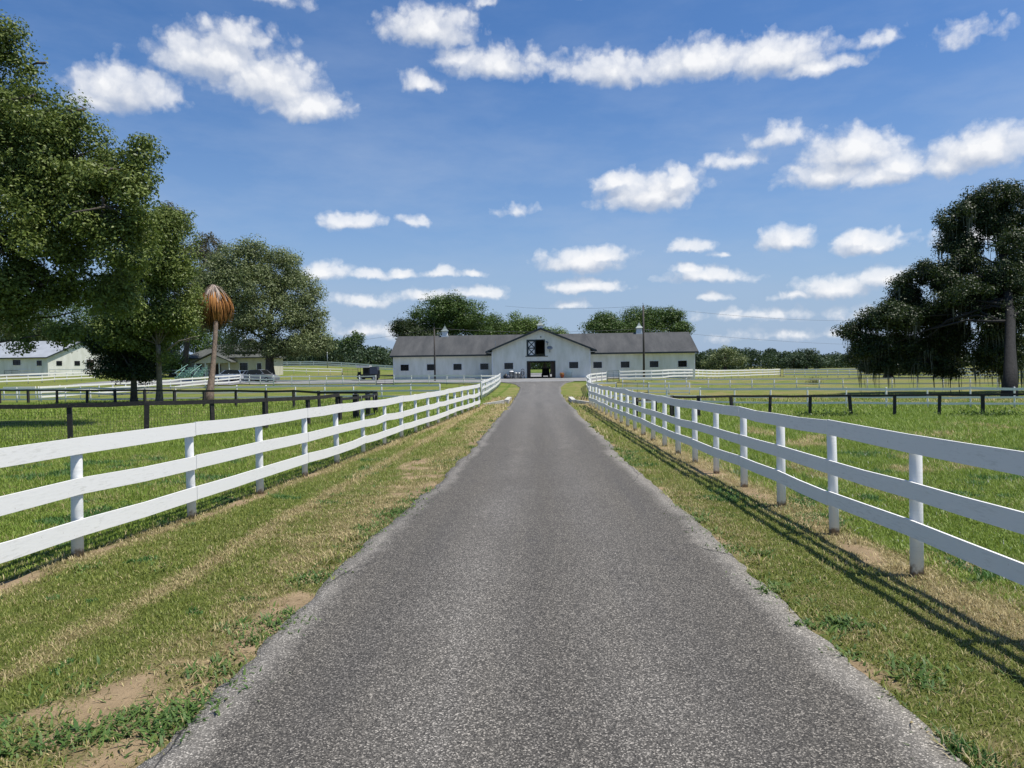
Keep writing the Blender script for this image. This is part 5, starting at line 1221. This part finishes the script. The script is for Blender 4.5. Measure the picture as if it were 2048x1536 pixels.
q = N(gr); gi = q.n('NodeGroupInput').outputs[0]; go = q.n('NodeGroupOutput')
def warp(vec, scale, amp, det):
    nz = q.n('ShaderNodeTexNoise'); nz.inputs['Scale'].default_value = scale; nz.inputs['Detail'].default_value = det; nz.inputs['Roughness'].default_value = .6; q.l(vec, nz.inputs['Vector'])
    sb = q.n('ShaderNodeVectorMath', operation='SUBTRACT'); q.l(nz.outputs['Color'], sb.inputs[0]); sb.inputs[1].default_value = (.5, .5, .5)
    ma = q.n('ShaderNodeVectorMath', operation='MULTIPLY_ADD'); q.l(sb.outputs[0], ma.inputs[0]); ma.inputs[1].default_value = (amp, amp * .6, 0); q.l(vec, ma.inputs[2]); return ma.outputs[0]
pw = warp(gi, .28, 2.4, 4); pw = warp(pw, 1.3, .7, 4)
acc = None
for (a, e, rx, rz, st) in CL:
    ma = q.n('ShaderNodeVectorMath', operation='MULTIPLY_ADD'); q.l(pw, ma.inputs[0]); ix, iz = 1 / (rx * 1.2), 1 / (rz * 1.2)
    ma.inputs[1].default_value = (ix, iz, 0); ma.inputs[2].default_value = (-a * ix, -(e - rz * .22) * iz, 0)
    mu = q.n('ShaderNodeVectorMath', operation='MULTIPLY'); q.l(ma.outputs[0], mu.inputs[0]); mu.inputs[1].default_value = (-1, -1.75, 0)
    mx = q.n('ShaderNodeVectorMath', operation='MAXIMUM'); q.l(ma.outputs[0], mx.inputs[0]); q.l(mu.outputs[0], mx.inputs[1])
    ln = q.n('ShaderNodeVectorMath', operation='LENGTH'); q.l(mx.outputs[0], ln.inputs[0])
    v = q.math('MULTIPLY_ADD', ln.outputs['Value'], -st, st)
    acc = v if acc is None else q.math('SMOOTH_MAX', acc, v, .08)
fine = q.noise(gi, .9, 7, .66)
lump = q.noise(gi, .38, 3, .5)
def puff(sc):
    v = q.n('ShaderNodeTexVoronoi', voronoi_dimensions='2D'); v.inputs['Scale'].default_value = sc; q.l(pw, v.inputs['Vector'])
    return q.math('SUBTRACT', .45, v.outputs['Distance'])
tot = q.math('ADD', acc, q.math('MULTIPLY', q.math('SUBTRACT', fine, .5), .6))
for w_, amp in ((q.math('SUBTRACT', lump, .5), .5), (puff(.75), .32), (puff(1.9), .13)): tot = q.math('ADD', tot, q.math('MULTIPLY', w_, amp))
q.l(tot, go.inputs[0]); q.l(acc, go.inputs[1])
def field(vec):
    g = n.n('ShaderNodeGroup'); g.node_tree = gr; n.l(vec, g.inputs[0]); return g.outputs
f0, a0 = field(cb.outputs[0])
sh = n.n('ShaderNodeVectorMath', operation='ADD'); n.l(cb.outputs[0], sh.inputs[0]); sh.inputs[1].default_value = (.35, .8, 0)
a1 = field(sh.outputs[0])[1]
dens = n.ramp(f0, [(-.02, 0), (.15, .22), (.38, .7), (.8, .97)])
lit = n.math('ADD', n.math('ADD', n.math('MULTIPLY', n.math('SUBTRACT', a0, a1), 1.15), n.math('MULTIPLY', n.math('SUBTRACT', f0, a0), 1.0)), .47, clamp=True)
ccol = n.mix(lit, (4.3, 4.8, 5.8), (8.4, 8.45, 8.6))
# thin high veil
mpv = n.n('ShaderNodeMapping'); mpv.inputs['Scale'].default_value = (.035, .11, 1); mpv.inputs['Rotation'].default_value = (0, 0, R(12)); n.l(cb.outputs[0], mpv.inputs[0])
veil = n.math('MULTIPLY', n.ramp(n.noise(mpv.outputs[0], 1.6, 7, .6), [(.42, 0), (.75, .5)]), n.ramp(n.math('DIVIDE', ele, 40.0), [(.0, 1), (.35, .75), (.62, .3), (.9, .2)]))
hz = n.ramp(n.math('DIVIDE', ele, 30.0), [(.0, .95), (.15, .76), (.34, .3), (.7, .02)])
skc = n.n('ShaderNodeHueSaturation'); skc.inputs['Saturation'].default_value = 1.15; skc.inputs['Value'].default_value = .94; n.l(n.mix(1.0, sk.outputs[0], (.91, 1.0, 1.17), 'MULTIPLY'), skc.inputs['Color'])
base = n.mix(veil, skc.outputs[0], (4.4, 5.2, 6.6)); base = n.mix(hz, base, (3.05, 4.1, 5.75))
up = n.ramp(ele, [(.0, 0), (.6, 1)])
n.l(n.mix(n.math('MULTIPLY', dens, up), base, ccol), bg.inputs['Color']); bg.inputs['Strength'].default_value = .1

S.view_settings.view_transform = 'Standard'; S.view_settings.look = 'None'; S.view_settings.exposure = .2; S.view_settings.gamma = 1
S.render.engine = 'CYCLES'; S.cycles.max_bounces = 5; S.cycles.transparent_max_bounces = 8; S.cycles.use_denoising = True; S.cycles.denoiser = 'OPENIMAGEDENOISE'; S.cycles.denoising_prefilter = 'ACCURATE'
S.render.resolution_x = 1024; S.render.resolution_y = 768
for o in list(bpy.data.objects):
    if '_o' in o: del o['_o']
